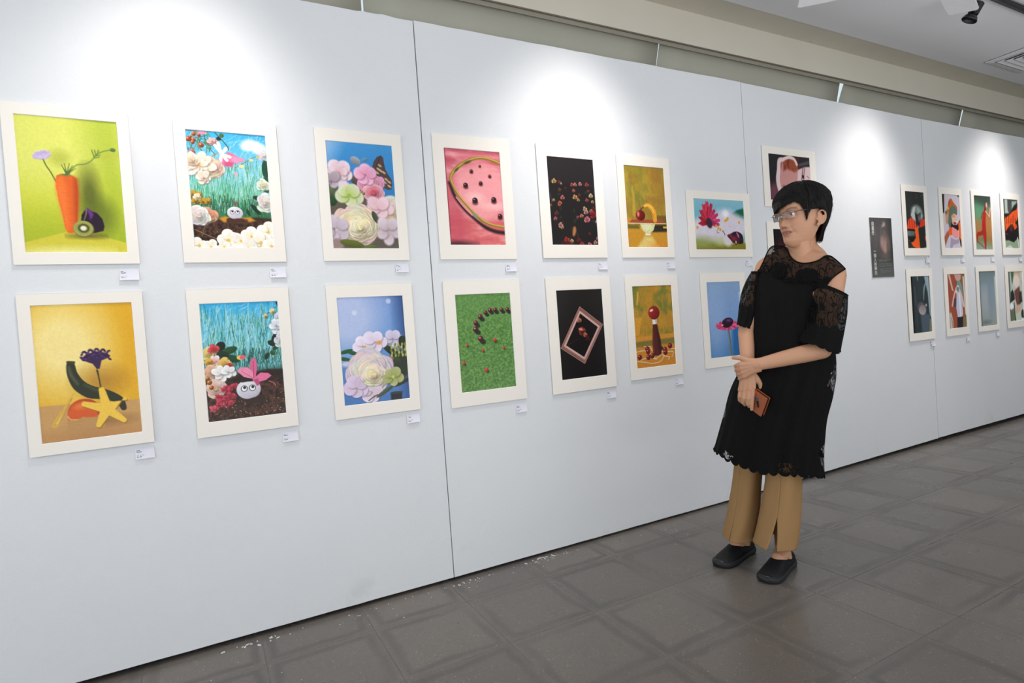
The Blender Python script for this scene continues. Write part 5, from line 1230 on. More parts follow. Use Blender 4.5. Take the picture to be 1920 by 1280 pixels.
# ceiling fan, mostly above the frame: three white blades
fc = Vector((3.15, -0.945, 2.60))
root = tag(empty("ceiling_fan", fc), "white ceiling fan at the top edge, only two blade tips showing", "fan")
mb = MB(); mb.tube([fc + Vector((0, 0, .34)), fc + Vector((0, 0, .29)), fc + Vector((0, 0, .28))], [.07, .06, .02], 24); child(mb.build("canopy", M_WHITEP, smooth=False), root)
mb = MB(); mb.tube([fc + Vector((0, 0, .30)), fc + Vector((0, 0, .05))], .011, 12); child(mb.build("rod", M_WHITEP), root)
mb = MB(); mb.tube([fc + Vector((0, 0, .06)), fc + Vector((0, 0, .05)), fc + Vector((0, 0, -.02)), fc + Vector((0, 0, -.045))], [.05, .085, .085, .05], 28); child(mb.build("motor_hub", M_WHITEP), root)
for k in range(3):
    th = math.radians(136.0 - 120 * k)
    d, n = Vector((math.cos(th), math.sin(th), 0)), Vector((-math.sin(th), math.cos(th), 0))
    vs, fs = [], []
    prof = [(.10, .028), (.16, .046), (.30, .060), (.50, .066), (.585, .064), (.60, .056)]
    for (r0, hw) in prof:
        for sgn in (-1, 1):
            for dz in (-.003, .003):
                vs.append(fc + d * r0 + n * hw * sgn + Vector((0, 0, dz + .010 * sgn)))
    for i in range(len(prof) - 1):
        a = 4 * i
        fs += [(a, a + 4, a + 6, a + 2), (a + 1, a + 3, a + 7, a + 5), (a, a + 1, a + 5, a + 4), (a + 2, a + 6, a + 7, a + 3)]
    fs += [(0, 2, 3, 1), (4 * len(prof) - 4, 4 * len(prof) - 3, 4 * len(prof) - 1, 4 * len(prof) - 2)]
    child(mesh_obj("blade", vs, fs, M_WHITEP), root)
    mb = MB(); mb.tube([fc + d * .07, fc + d * .16], [.016, .012], 8); child(mb.build("blade_arm", M_CHROME), root)

# square ceiling air diffuser
vx0, vx1, vy0, vy1 = 5.71, 6.31, -0.56, -0.055
root = tag(empty("ceiling_vent", ((vx0 + vx1) / 2, (vy0 + vy1) / 2, CEIL_Z)), "square white ceiling diffuser at the right edge under the ceiling", "vent")
def frame_ring(name, i0, i1, z0, z1, mat):
    """square ring sloping from inset i0 at z0 to inset i1 at z1"""
    vs = []
    for ins, z in ((i0, z0), (i1, z1), (i1, z1 + .004), (i0, z0 + .004)):
        vs += [(vx0 + ins, vy0 + ins * .84, z), (vx1 - ins, vy0 + ins * .84, z), (vx1 - ins, vy1 - ins * .84, z), (vx0 + ins, vy1 - ins * .84, z)]
    fs = []
    for q in range(4):
        for k in range(4):
            a, b = q * 4 + k, q * 4 + (k + 1) % 4
            c_, d_ = ((q + 1) % 4) * 4 + (k + 1) % 4, ((q + 1) % 4) * 4 + k
            fs.append((a, b, c_, d_))
    bm = bmesh.new(); bv = [bm.verts.new(v) for v in vs]
    for f in fs: bm.faces.new([bv[i] for i in f])
    bmesh.ops.recalc_face_normals(bm, faces=bm.faces)
    return child(bm_obj(name, bm, mat), root)
frame_ring("frame", 0, .045, CEIL_Z - .012, CEIL_Z - .020, M_WHITEP)
for k, ins in enumerate((.062, .110, .158)): frame_ring("louvre", ins, ins + .034, CEIL_Z - .022 + .001 * k, CEIL_Z - .006, M_WHITEP)
child(box("centre_plate", vx0 + .205, vx1 - .205, vy0 + .175, vy1 - .175, CEIL_Z - .022, CEIL_Z - .018, M_WHITEP), root)
child(box("dark_throat", vx0 + .03, vx1 - .03, vy0 + .03, vy1 - .03, CEIL_Z - .0035, CEIL_Z - .001, M_TRACKL), root)

# flakes of white paint swept against the foot of the partition
mb = MB(); rg = random.Random(12)
for (cx, cy, n_, sp_, sz) in ((0.93, -.035, 26, .07, .004), (1.32, -.02, 10, .035, .010), (1.33, -.02, 30, .10, .003), (.10, -.03, 16, .05, .008), (0.55, -.03, 20, .2, .003), (2.2, -.03, 16, .3, .003), (.3, -.10, 14, .3, .002)):
    for k in range(n_):
        px_, py_ = cx + rg.gauss(0, sp_), cy - abs(rg.gauss(0, sp_ * .4))
        s_ = sz * rg.uniform(.5, 1.4); th = rg.uniform(0, 3.1)
        c_, s2 = math.cos(th) * s_, math.sin(th) * s_
        q = [(px_ + c_, py_ + s2), (px_ - s2 * .6, py_ + c_ * .4), (px_ - c_, py_ - s2), (px_ + s2 * .4, py_ - c_ * .6)]
        h = .0006 + rg.random() * .0012
        mb.add(([(a, b, .0004) for a, b in q] + [(a, b, .0004 + h) for a, b in q], [(3, 2, 1, 0), (4, 5, 6, 7), (0, 1, 5, 4), (1, 2, 6, 5), (2, 3, 7, 6), (3, 0, 4, 7)]))
tag(mb.build("paint_debris", simple("white_paint_flake", rgb(206, 206, 204), 0.7)), "white paint flakes scattered along the foot of the white partition", "debris", kind="stuff")
# ------------------------------------------------------------------ the visitor
def cam_ray(px, py):
    return (_F * FPX + _r * (px - 960) - _u * (py - 640)).normalized()
_d = cam_ray(1428, 1050)
PG = CAM + _d * (-CAM.z / _d.z)                       # floor point between her feet
_d = cam_ray(1450, 700)
PV = Vector((_d.x, _d.y, 0)).normalized()             # away from the viewer's side
PE = Vector((PV.y, -PV.x, 0))
person = tag(empty("person", PG), "woman with short black hair and glasses in a black lace tunic and tan trousers", "person")
person.matrix_world = Matrix(((PE.x, PV.x, 0, PG.x), (PE.y, PV.y, 0, PG.y), (0, 0, 1, 0), (0, 0, 0, 1)))
_D0 = (PG - CAM).dot(PV)
def PL(px, py, b=0.0):
    """point of her own frame (a across, b depth, z up) seen in direction px,py at depth b"""
    d = cam_ray(px, py)
    q = CAM + d * ((_D0 + b) / d.dot(PV)) - PG
    return Vector((q.dot(PE), b, q.z + PG.z))
def pchild(o, parent=None):
    o.parent = parent or person
    return o

# ---- head frame: x her left, y forward, z up, origin at eye level
HC = Vector((0.232, -0.005, 1.462))
HF = Vector((-0.735, -0.678, 0)).normalized()
HX = Vector((-HF.y, HF.x, 0))
tilt = math.radians(3)
HUP = (Vector((0, 0, 1)) * math.cos(tilt) + HF * math.sin(tilt)).normalized()
HFW = HX.cross(HUP)
def H(x, y, z): return HC + HX * x + HFW * y + HUP * z
def Hinv(p):
    q = Vector(p) - HC
    return q.dot(HX), q.dot(HFW), q.dot(HUP)

HEAD = np.array([  # z, front, back, half-width
 (-.131, .060, .030, .012), (-.126, .074, .012, .024), (-.117, .0855, .004, .033), (-.106, .0905, -.006, .0420), (-.091, .0900, -.018, .0505),
 (-.0755, .0865, -.032, .0580), (-.058, .0900, -.050, .0642), (-.040, .0885, -.066, .0690), (-.022, .0860, -.080, .0728), (0, .0820, -.087, .0750),
 (.020, .0880, -.092, .0765), (.040, .0880, -.095, .0765), (.060, .0800, -.093, .0730), (.075, .0680, -.085, .0640), (.088, .0480, -.067, .0500), (.097, .0220, -.040, .0290), (.101, .002, -.012, .006)])
def ring_pt(T, phi, z, ex=2.25):
    yf, yb, w = (np.interp(z, T[:, 0], T[:, k]) for k in (1, 2, 3))
    c, s = math.cos(phi), math.sin(phi)
    yc = min(max(-0.012, yb + .002), yf - .002)
    ry = (yf - yc) if c > 0 else (yc - yb)
    e = 2 / ex
    return w * math.copysign(abs(s) ** e, s), yc + ry * math.copysign(abs(c) ** e, c)
def g(d, s_): return math.exp(-(d / s_) ** 2)
def head_mesh():
    mb = MB(); nphi, nz = 120, 110
    zs = list(np.linspace(-.131, .101, nz))
    vs, fs = [], []
    for z in zs:
        for i in range(nphi):
            phi = 2 * math.pi * i / nphi
            x, y = ring_pt(HEAD, phi, z)
            if y > .02:
                fw = min(1, (y - .02) / .04)
                dz = z
                d = 0
                if -.058 < z < .012:      # nose
                    hgt = np.interp(z, [-.057, -.050, -.042, -.035, -.018, .003, .012], [0, .004, .016, .0175, .010, .003, 0])
                    wd = np.interp(z, [-.057, -.042, -.012, .012], [.012, .0125, .008, .007])
                    d += hgt * g(x, wd)
                for sx in (-1, 1):
                    d += .0075 * g(x - sx * .0145, .0065) * g(z + .0435, .008)
                    d -= .0085 * g(x - sx * .031, .0165) * g(z - .001, .0105)
                    d += .0030 * g(x - sx * .031, .020) * g(z - .021, .006)
                    d += .0030 * g(x - sx * .031, .014) * g(z - .0085, .0035)
                    d += .0022 * g(x - sx * .031, .013) * g(z + .0085, .004)
                    d += .0050 * g(x - sx * .043, .018) * g(z + .029, .017)
                    d -= .0022 * g(abs(x) - (.026 + (-.052 - z) * .35), .004) * (1 if -.085 < z < -.046 else 0) * .5
                    d -= .0028 * g(x - sx * .0285, .004) * g(z + .0700, .004)
                lipw = max(0.0, 1 - (x / .029) ** 2)
                d += .0045 * lipw ** .6 * g(z + .0635, .0046) + .0050 * lipw ** .6 * g(z + .0772, .0052)
                d -= .0075 * lipw ** .5 * g(z + .0700, .0028)
                d -= .0030 * g(x, .018) * g(z + .0880, .005)
                d += .0020 * g(x, .016) * g(z + .104, .011)
                y += d * fw
            vs.append(H(x, y, z))
    for j in range(nz - 1):
        for i in range(nphi):
            a, b = j * nphi + i, j * nphi + (i + 1) % nphi
            fs.append((a, b, b + nphi, a + nphi))
    fs.append(tuple(range(nphi))[::-1]); fs.append(tuple(range((nz - 1) * nphi, nz * nphi)))
    return vs, fs

body = MB()
body.add(head_mesh())
for sx in (-1, 1):         # ears: hollow shell with a raised helix and a lobe
    def E(u, w, o):        # u forward, w up, o outward, in the ear's own tilted plane
        uu = u * math.cos(.22) - w * math.sin(.22); ww = u * math.sin(.22) + w * math.cos(.22)
        return H(sx * (.0745 + o - uu * .42), -.014 + uu, -.030 + ww)
    R3 = Matrix((HX, HFW, HUP)).transposed().to_3x3()
    ring_ = []
    for k in range(19):
        th = math.radians(20 + k * 14.5)      # from the front of the helix over the top and down the back
        ring_.append(E(.0160 * math.cos(th), .0270 * math.sin(th) + .003, .010))
    body.tube(ring_, [.0034 + .0006 * math.sin(k / 18 * 3.1) for k in range(19)], 9)
    body.ell(E(-.002, -.001, .0035), (.0062, .0150, .0255), R3, 18, 14)
    body.ell(E(.004, -.0265, .0065), (.0050, .0072, .0090), R3, 14, 10)
    body.tube([E(-.008, .012, .0085), E(-.0075, -.004, .0085), E(-.003, -.016, .0085)], .0030, 8)
    body.ell(E(.013, -.004, .0055), (.0040, .0042, .0060), R3, 12, 8)
# neck and torso
NK0, NK1 = Vector((.236, .035, 1.375)), Vector((.225, .018, 1.235))
body.tube([Vector((.232, .028, 1.43)), NK0, Vector((.231, .026, 1.315)), NK1], [.052, .0505, .053, .066], 28)
body.tube([H(.0, .045, -.116), H(0, .02, -.122), Vector((.228, -.010, 1.29))], [.030, .040, .040], 20)
BF = Vector((-.40, -.917, 0)).normalized(); BXL = Vector((-BF.y, BF.x, 0))
RB = Matrix((BXL, -BF, Vector((0, 0, 1)))).transposed()
LS, RS = Vector((.331, -.058, 1.202)), Vector((.092, .070, 1.262))
body.tube([LS + Vector((-.005, 0, .004)), Vector((.284, -.022, 1.250)), Vector((.230, .010, 1.274)), Vector((.150, .045, 1.284)), RS], [.046, .052, .060, .052, .047], 22)
body.ell(LS, (.0475, .0475, .0475)); body.ell(RS, (.0465, .0465, .0465))
body.tube([Vector((.245, .03, 1.345)), Vector((.284, .0, 1.288)), Vector((.316, -.035, 1.238))], [.030, .032, .026], 16)
body.tube([Vector((.215, .04, 1.345)), Vector((.165, .05, 1.306)), Vector((.112, .065, 1.286))], [.030, .032, .026], 16)
body.ell((.216, .0, 1.13), (.158, .098, .175), RB, 30, 20)
body.ell((.262, -.070, 1.115), (.062, .055, .068), RB); body.ell((.158, -.030, 1.125), (.062, .055, .068), RB)
body.ell((.185, .0, .92), (.135, .100, .22), RB, 28, 18)
body.ell((.150, .0, .76), (.150, .110, .15), RB, 28, 18)
# legs and feet
FR = (Vector((-.052, .095, 0)), Vector((-.165, -.118, 0)))     # her right foot: heel, toe
FL = (Vector((.108, -.012, 0)), Vector((.018, -.228, 0)))      # her left foot
for (he, to), hipx, knee in ((FR, (.085, .03, .74), (-.045, .005, .40)), (FL, (.185, -.03, .74), (.100, -.08, .38))):
    d = (to - he).normalized()
    ank = he + d * .055 + Vector((0, 0, .085))
    body.tube([hipx, knee, ank + Vector((0, 0, .14)), ank, ank - Vector((0, 0, .04))], [.070, .044, .030, .030, .034], 20)
    body.tube([he + d * .03 + Vector((0, 0, .040)), he + d * .075 + Vector((0, 0, .066)), he + d * .105 + Vector((0, 0, .058)), he + d * .128 + Vector((0, 0, .038)), he + d * .17 + Vector((0, 0, .026))], [.026, .032, .028, .020, .012], 18)
# arms
EL = PL(1543, 655, -.150); WL = PL(1424, 682.5, -.212)
body.tube([LS, LS + (EL - LS) * .35, LS + (EL - LS) * .75, EL], [.048, .045, .040, .036], 22)
body.tube([EL + Vector((.012, .01, .0)), EL, EL + (WL - EL) * .30, EL + (WL - EL) * .65, EL + (WL - EL) * .90, WL, PL(1416, 685.5, -.212), PL(1407, 688.5, -.211)], [.030, .0355, .0345, .0300, .0258, .0242, .0215, .0150], 22)
ER = PL(1399, 622, -.055); WR = PL(1404, 697, -.172)
body.tube([RS, RS + (ER - RS) * .4, RS + (ER - RS) * .8, ER], [.047, .042, .036, .033], 22)
body.tube([ER + Vector((0, .012, .01)), ER, PL(1400, 645, -.09), PL(1401.5, 672, -.135), WR], [.029, .0325, .0305, .0275, .0245], 22)
# her left hand closed over the right wrist
KN = [PL(1385.5, 683.5, -.214), PL(1386.5, 691.5, -.214), PL(1389, 699.5, -.212), PL(1392.5, 706.5, -.208)]
for k, w0 in zip(KN, (-.006, 0, .005, .010)):
    body.tube([WL + Vector((0, 0, -w0 * 1.2)), (WL + k) / 2 + Vector((.003, -.002, 0)), k], [.019, .0155, .0108], 14)
body.ell(PL(1404, 690, -.210), (.026, .013, .024), None, 18, 12)
CURL = [((1379.5, 686, -.190), (1380.5, 688.5, -.150), (1389, 690, -.134), .0084), ((1380.5, 694, -.188), (1381.5, 696, -.148), (1391, 697, -.132), .0086),
        ((1383, 702, -.186), (1384, 703.5, -.148), (1393, 704, -.132), .0082), ((1386.5, 709.5, -.190), (1387.5, 711, -.160), (1395, 711.5, -.142), .0074)]
for k, (p1, p2, p3, r0) in zip(KN, CURL):
    body.tube([k, PL(*p1), PL(*p2), PL(*p3)], [r0 * 1.08, r0, r0 * .92, r0 * .75], 12)
body.tube([WL + Vector((-.004, 0, .006)), PL(1404, 677, -.212), PL(1391, 671.5, -.212), PL(1381, 670.2, -.206), PL(1372.8, 670.3, -.198)], [.017, .0145, .0102, .0092, .0070], 14)
# her right hand hanging, index laid over the phone case
KR = [PL(1412.5, 728, -.184), PL(1404, 731, -.188), PL(1395.5, 732.5, -.186), PL(1388, 733, -.180)]
for k, dx in zip(KR, (.008, .003, -.003, -.008)):
    body.tube([WR + Vector((dx, 0, .0)), (WR + Vector((dx, 0, 0)) + k) / 2 + Vector((0, -.003, 0)), k], [.0185, .0155, .0108], 14)
body.ell(PL(1401, 716, -.178), (.025, .013, .030), None, 18, 12)
FING = [([(1411, 742, -.193), (1409.8, 757, -.192), (1409.2, 769.3, -.188)], .0083), ([(1402.5, 747.5, -.198), (1401.8, 757.5, -.190), (1405, 763, -.176)], .0085),
        ([(1393.8, 746.5, -.194), (1393.2, 754.5, -.184), (1397.5, 760, -.170)], .0082), ([(1386.4, 743.5, -.186), (1386.6, 750.5, -.176), (1391, 755, -.164)], .0074)]
for k, (pp, r0) in zip(KR, FING):
    body.tube([k] + [PL(*p) for p in pp], [r0 * 1.08, r0, r0 * .92, r0 * .72], 12)
body.tube([WR + Vector((.010, .0, -.008)), PL(1419.5, 712, -.168), PL(1425, 719.5, -.162), PL(1426, 728, -.158), PL(1422, 737, -.156)], [.0165, .0135, .0102, .0092, .0070], 14)

me = bpy.data.meshes.new("raw_body")
me.from_pydata([tuple(v) for v in body.v], [], body.f)
tmp = bpy.data.objects.new("raw_body", me); COL.objects.link(tmp)
md = tmp.modifiers.new("r", 'REMESH'); md.mode = 'VOXEL'; md.voxel_size = 0.0023; md.use_smooth_shade = True
md = tmp.modifiers.new("s", 'SMOOTH'); md.factor = 0.5; md.iterations = 2
bm_me = bpy.data.meshes.new_from_object(tmp.evaluated_get(bpy.context.evaluated_depsgraph_get()))
bpy.data.objects.remove(tmp)
bm_me.name = "body"
# complexion: lips, brows, lids, knuckles
n = len(bm_me.vertices)
co = np.empty(n * 3); bm_me.vertices.foreach_get("co", co); co = co.reshape(-1, 3)
skin = np.array(lin((192, 146, 116))); colr = np.tile(skin, (n, 1))
def tint(mask, c, a=1.0):
    global colr
    m = (np.clip(mask, 0, 1) * a)[:, None]; colr = colr * (1 - m) + np.array(lin(c)) * m
q = co - np.array(HC); hx, hy, hz = q @ np.array(HX), q @ np.array(HFW), q @ np.array(HUP)
face = (hy > .04) & (np.abs(hz) < .135)
G_ = lambda d, s_: np.exp(-(d / s_) ** 2)
tint(face * G_(np.abs(hx) - .040, .022) * G_(hz + .030, .020), (205, 140, 114), .45)
tint(face * G_(hx, .014) * G_(hz + .041, .013), (206, 142, 118), .4)
arch = hz - (.0245 - 12 * (np.abs(hx) - .034) ** 2)
tint(face * np.clip(1.6 * G_(arch, .0028), 0, 1) * (np.abs(np.abs(hx) - .033) < .019), (74, 56, 46), .75)
tint(face * G_(hz - .0085 + 9 * (np.abs(hx) - .031) ** 2, .0022) * (np.abs(np.abs(hx) - .031) < .0165), (52, 38, 34), .8)
lipm = (np.abs(hx) < .0285) & face
lz0 = -.0700
tint(lipm * np.clip((.0118 * (1 - (np.abs(hx) / .0285) ** 2) - np.abs(hz - lz0 + .0005) ) / .0016 + .5, 0, 1), (178, 104, 94), .9)
tint(lipm * G_(hz - lz0, .0030) * (np.abs(hx) < .0215), (70, 34, 32), .95)
tint(lipm * G_(hz - lz0 - .0008, .0016) * (np.abs(hx) < .0165), (196, 178, 160), .9)
tint(face * G_(np.abs(hx) - .008, .0038) * G_(hz + .0500, .0028), (84, 48, 40), .9)
tint(face * G_(hx - .006, .0016) * G_(hz + .0545, .0016), (96, 62, 50), .6)
for k in KN + KR:
    dd = np.linalg.norm(co - np.array(k), axis=1); tint(G_(dd, .012), (200, 132, 108), .5)
for p in (PL(1372.8, 670.3, -.198), PL(1409.2, 769.3, -.188)):
    dd = np.linalg.norm(co - np.array(p), axis=1); tint(G_(dd, .011), (206, 136, 116), .6)
ca = np.ones((n, 4), np.float32); ca[:, :3] = colr
at = bm_me.color_attributes.new("ink", 'FLOAT_COLOR', 'POINT'); at.data.foreach_set("color", ca.ravel())
t = NT("skin")
a = t.n("ShaderNodeAttribute", attribute_name="ink")
t.set(t.mix(t.math('MULTIPLY', t.noise(t.coord(), 90, 4), 0.25), a.outputs["Color"], rgb(196, 140, 108)), 0.52, spec=0.35)
t.b.inputs["Subsurface Weight"].default_value = 0.08; t.b.inputs["Subsurface Radius"].default_value = (.012, .005, .003)
t.bump(t.noise(t.coord(), 420, 3), 0.05)
M_SKIN = t.m
bm_me.materials.clear()
body_o = pchild(link_mesh("body", bm_me, M_SKIN, None, True))
from mathutils.bvhtree import BVHTree
BV = BVHTree.FromPolygons([tuple(v) for v in co], [tuple(p.vertices) for p in bm_me.polygons])
CL = Vector(((CAM - PG).dot(PE), (CAM - PG).dot(PV), CAM.z))
def on_body(px, py, b, gap=.006):
    p = PL(px, py, b); d = (p - CL).normalized()
    hit = BV.ray_cast(CL, d)
    if hit[0] is not None:
        return hit[0] - d * gap
    return p

# eyes
M_EYE = attr_material("eye", 0.12, 0.5)
for sx in (-1, 1):
    mb = MB(); R3 = Matrix((HX, HFW, HUP)).transposed()
    c = Vector(H(sx * .031, .0730, .0008))
    mb.ell(c, (.0130, .0062, .0047), R3, 28, 18)
    o = pchild(mb.build("eye", M_EYE, None, True))
    vv = np.array([tuple(v) for v in mb.v]) - np.array(c)
    ex, ez = vv @ np.array(HX), vv @ np.array(HUP)
    cc = np.ones((len(vv), 4), np.float32); cc[:, :3] = lin((216, 208, 202))
    rr2 = np.hypot(ex + .0030, ez - .0006)
    cc[rr2 < .0052, :3] = lin((38, 26, 20))
    o.data.color_attributes.new("ink", 'FLOAT_COLOR', 'POINT').data.foreach_set("color", cc.ravel())
# ------------------------------------------------------------------ hair
HAIR = np.array([  # z, front, back, half-width
 (-.125, -.050, -.056, .046), (-.105, -.035, -.064, .058), (-.080, -.01, -.076, .072), (-.055, .03, -.088, .0830), (-.028, .080, -.103, .0895), (.0, .098, -.113, .0940),
 (.025, .104, -.120, .0970), (.050, .104, -.123, .0980), (.075, .096, -.119, .0930), (.098, .080, -.098, .0790), (.116, .057, -.073, .0590), (.128, .030, -.045, .0360), (.1345, .006, -.024, .0160), (.136, -.008, -.014, .003)])
def hz_edge(phi):
    """lower edge of the hair by direction from the face (0) round to the back (180)"""
    d = math.degrees(phi); d = (d + 180) % 360 - 180
    if d < 0:
        return np.interp(-d, [0, 20, 40, 58, 66, 74, 84, 100, 112, 124, 140, 180], [.036, .026, .010, .000, -.030, .004, .012, .0, -.050, -.090, -.112, -.118])
    return np.interp(d, [0, 14, 30, 42, 50, 56, 61, 66, 72, 84, 98, 106, 114, 126, 140, 180], [.034, .042, .048, .045, .030, .004, -.036, -.004, .006, .012, -.002, -.030, -.070, -.108, -.116, -.118])
hrng = np.random.default_rng(8)
NP_ = 180
ridge = hrng.random(NP_); ridge = (ridge + np.roll(ridge, 1)) / 2
ridge2 = np.repeat(hrng.random(NP_ // 5), 5)
def hair_pt(phi, s, out=0.0):
    """s 0 crown .. 1 lower edge"""
    ze = hz_edge(phi)
    # surface spacing: more even steps over the crown
    z = .1355 - (.1355 - ze) * (s ** 1.7 * .55 + s * .45 if s < 1 else 1)
    x, y = ring_pt(HAIR, phi, max(z, -.125), 2.1)
    x0, y0 = ring_pt(HEAD, phi, max(min(z, .1), -.131), 2.25)
    if s > .70 and abs(math.degrees(phi)) < 75:      # fringe settles on the forehead
        f = (s - .70) / .30
        x, y = x * (1 - f * .85) + x0 * 1.03 * f * .85, y * (1 - f * .85) + (y0 + .004) * f * .85
    r = math.hypot(x, y + .012)
    k = 1 + out / max(r, .02)
    return H(x * k, (y + .012) * k - .012, z + out * max(0, (z - .06) / .08))
hair = MB()
vs, fs = [], []
NS = 40
for j in range(NS + 1):
    s = j / NS
    for i in range(NP_):
        phi = 2 * math.pi * i / NP_
        amp = .0016 * min(1, s * 3)
        vs.append(hair_pt(phi, s, amp * (ridge[i] - .5) + .0022 * min(1, s * 3) * (ridge2[i] - .5) * math.sin(s * 3.1)))
for j in range(NS):
    for i in range(NP_):
        a, b = j * NP_ + i, j * NP_ + (i + 1) % NP_
        fs.append((a, b, b + NP_, a + NP_))
# inner lining so the cap has thickness
n0 = len(vs)
for j in range(NS + 1):
    for i in range(NP_):
        vs.append(hair_pt(2 * math.pi * i / NP_, j / NS, -.011))
for j in range(NS):
    for i in range(NP_):
        a, b = n0 + j * NP_ + i, n0 + j * NP_ + (i + 1) % NP_
        fs.append((a + NP_, b + NP_, b, a))
for i in range(NP_):
    a, b = NS * NP_ + i, NS * NP_ + (i + 1) % NP_
    fs.append((a, b, b + n0, a + n0))
hair.add((vs, fs))
# locks lying over the cap, their tips breaking the edge
for k in range(2200):
    phi0 = hrng.uniform(-math.pi, math.pi)
    s0 = hrng.uniform(.05, .65)
    swirl = hrng.uniform(-.10, .10) + (.22 if abs(phi0) < 1.1 else 0)
    out = hrng.uniform(.0005, .0040)
    over = hrng.uniform(-.10, .05)
    pts, rad = [], []
    m_ = 9
    for q in range(m_):
        f = q / (m_ - 1)
        s = s0 + (1 + over - s0) * f
        p = Vector(hair_pt(phi0 - swirl * (1 - f), min(s, 1.0), out * math.sin(math.pi * min(1, f + .25)) + .001))
        if s > 1: p = p - HUP * (s - 1) * .22 + (HX * math.sin(phi0) + HFW * math.cos(phi0)) * (-.001)
        pts.append(p); rad.append(.00085 * (1 - .85 * f ** 2) + .00015)
    hair.tube(pts, rad, 4, cap=False)
for k in range(46):      # flyaway hairs on the crown and back
    phi0 = hrng.uniform(1.2, 3.6); s0 = hrng.uniform(.1, .5)
    p0 = Vector(hair_pt(phi0, s0)); p1 = Vector(hair_pt(phi0 + .1, min(1, s0 + .25), hrng.uniform(.004, .012))); p2 = Vector(hair_pt(phi0 + .15, min(1, s0 + .45), hrng.uniform(.003, .014)))
    hair.tube([p0, p1, p2], [.0005, .0004, .0002], 3, cap=False)
t = NT("black_hair")
st = t.n("ShaderNodeTexNoise", i_Scale=260.0, i_Detail=3.0); t.l(t.coord(), st.inputs["Vector"])
t.set(t.mix(st.outputs["Fac"], rgb(12, 10, 10), rgb(26, 21, 20)), 0.55, spec=0.25)
M_HAIR = t.m
o = pchild(hair.build("hair", M_HAIR, None, True))

# ------------------------------------------------------------------ glasses
M_RIM = simple("pale_metal_rim", rgb(150, 140, 132), 0.28, 0.9)
M_TEMPLE = simple("dark_grey_temple", rgb(70, 66, 64), 0.35, 0.6)
tl = NT("spectacle_lens")
tl.t.nodes.remove(tl.b)
gl = tl.n("ShaderNodeBsdfGlossy", i_Roughness=0.03); tr = tl.n("ShaderNodeBsdfTransparent"); fr = tl.n("ShaderNodeFresnel", i_IOR=1.5)
tr.inputs[0].default_value = (.96, .95, .97, 1)
mx = tl.n("ShaderNodeMixShader"); tl.l(tl.math('MULTIPLY', fr.outputs[0], 0.9, True), mx.inputs[0]); tl.l(tr.outputs[0], mx.inputs[1]); tl.l(gl.outputs[0], mx.inputs[2]); tl.l(mx.outputs[0], tl.out.inputs[0])
glasses = empty("glasses"); pchild(glasses)
def lens_outline(sx, grow=0.0):
    pts = []
    for k in range(36):
        th = 2 * math.pi * k / 36
        c, s_ = math.cos(th), math.sin(th)
        ex = .5
        x = (.0232 + grow) * math.copysign(abs(c) ** ex, c); z = (.0150 + grow) * math.copysign(abs(s_) ** ex, s_)
        xx = sx * .0335 + x
        pts.append((xx, .1015 - .0032 * (abs(xx) / .04) ** 2 - .006 * max(0, abs(xx) - .045) / .012 + z * .06, z - .002))
    return pts
fr_ = MB()
for sx in (-1, 1):
    ol = lens_outline(sx)
    vs = [H(*p) for p in ol] + [H(p[0], p[1] - .0014, p[2]) for p in ol]
    nn = len(ol)
    o = mesh_obj("lens", vs, [tuple(range(nn)), tuple(range(nn, 2 * nn))[::-1]] + [(q, q + nn, (q + 1) % nn + nn, (q + 1) % nn) for q in range(nn)], tl.m); o.parent = glasses
    oo = lens_outline(sx, .0006)
    rim = [H(*p) for p in oo] + [H(*oo[0])]
    fr_.tube(rim, [.0010 if p[2] > -.006 else .0006 for p in oo] + [.0010], 8, cap=False)
    fr_.tube([H(sx * .056, .0965, .006), H(sx * .062, .0915, .0075), H(sx * .0655, .083, .0075)], .0013, 8)
    fr_.tube([H(sx * .0115, .100, -.006), H(sx * .0105, .094, -.009)], .0006, 6)
    fr_.ell(H(sx * .0095, .0925, -.010), (.002, .003, .004))
    tm = MB(); tm.tube([H(sx * .0655, .083, .0075), H(sx * .0745, .055, .0085), H(sx * .0805, .0, .009), H(sx * .0815, -.012, .007)], [.0013, .0017, .0017, .0014], 8)
    o = tm.build("temple", M_TEMPLE, None, True); o.parent = glasses
fr_.tube([H(-.0115, .1018, .001), H(-.004, .1035, .0035), H(.004, .1035, .0035), H(.0115, .1018, .001)], .0010, 8)
o = fr_.build("rim", M_RIM, None, True); o.parent = glasses

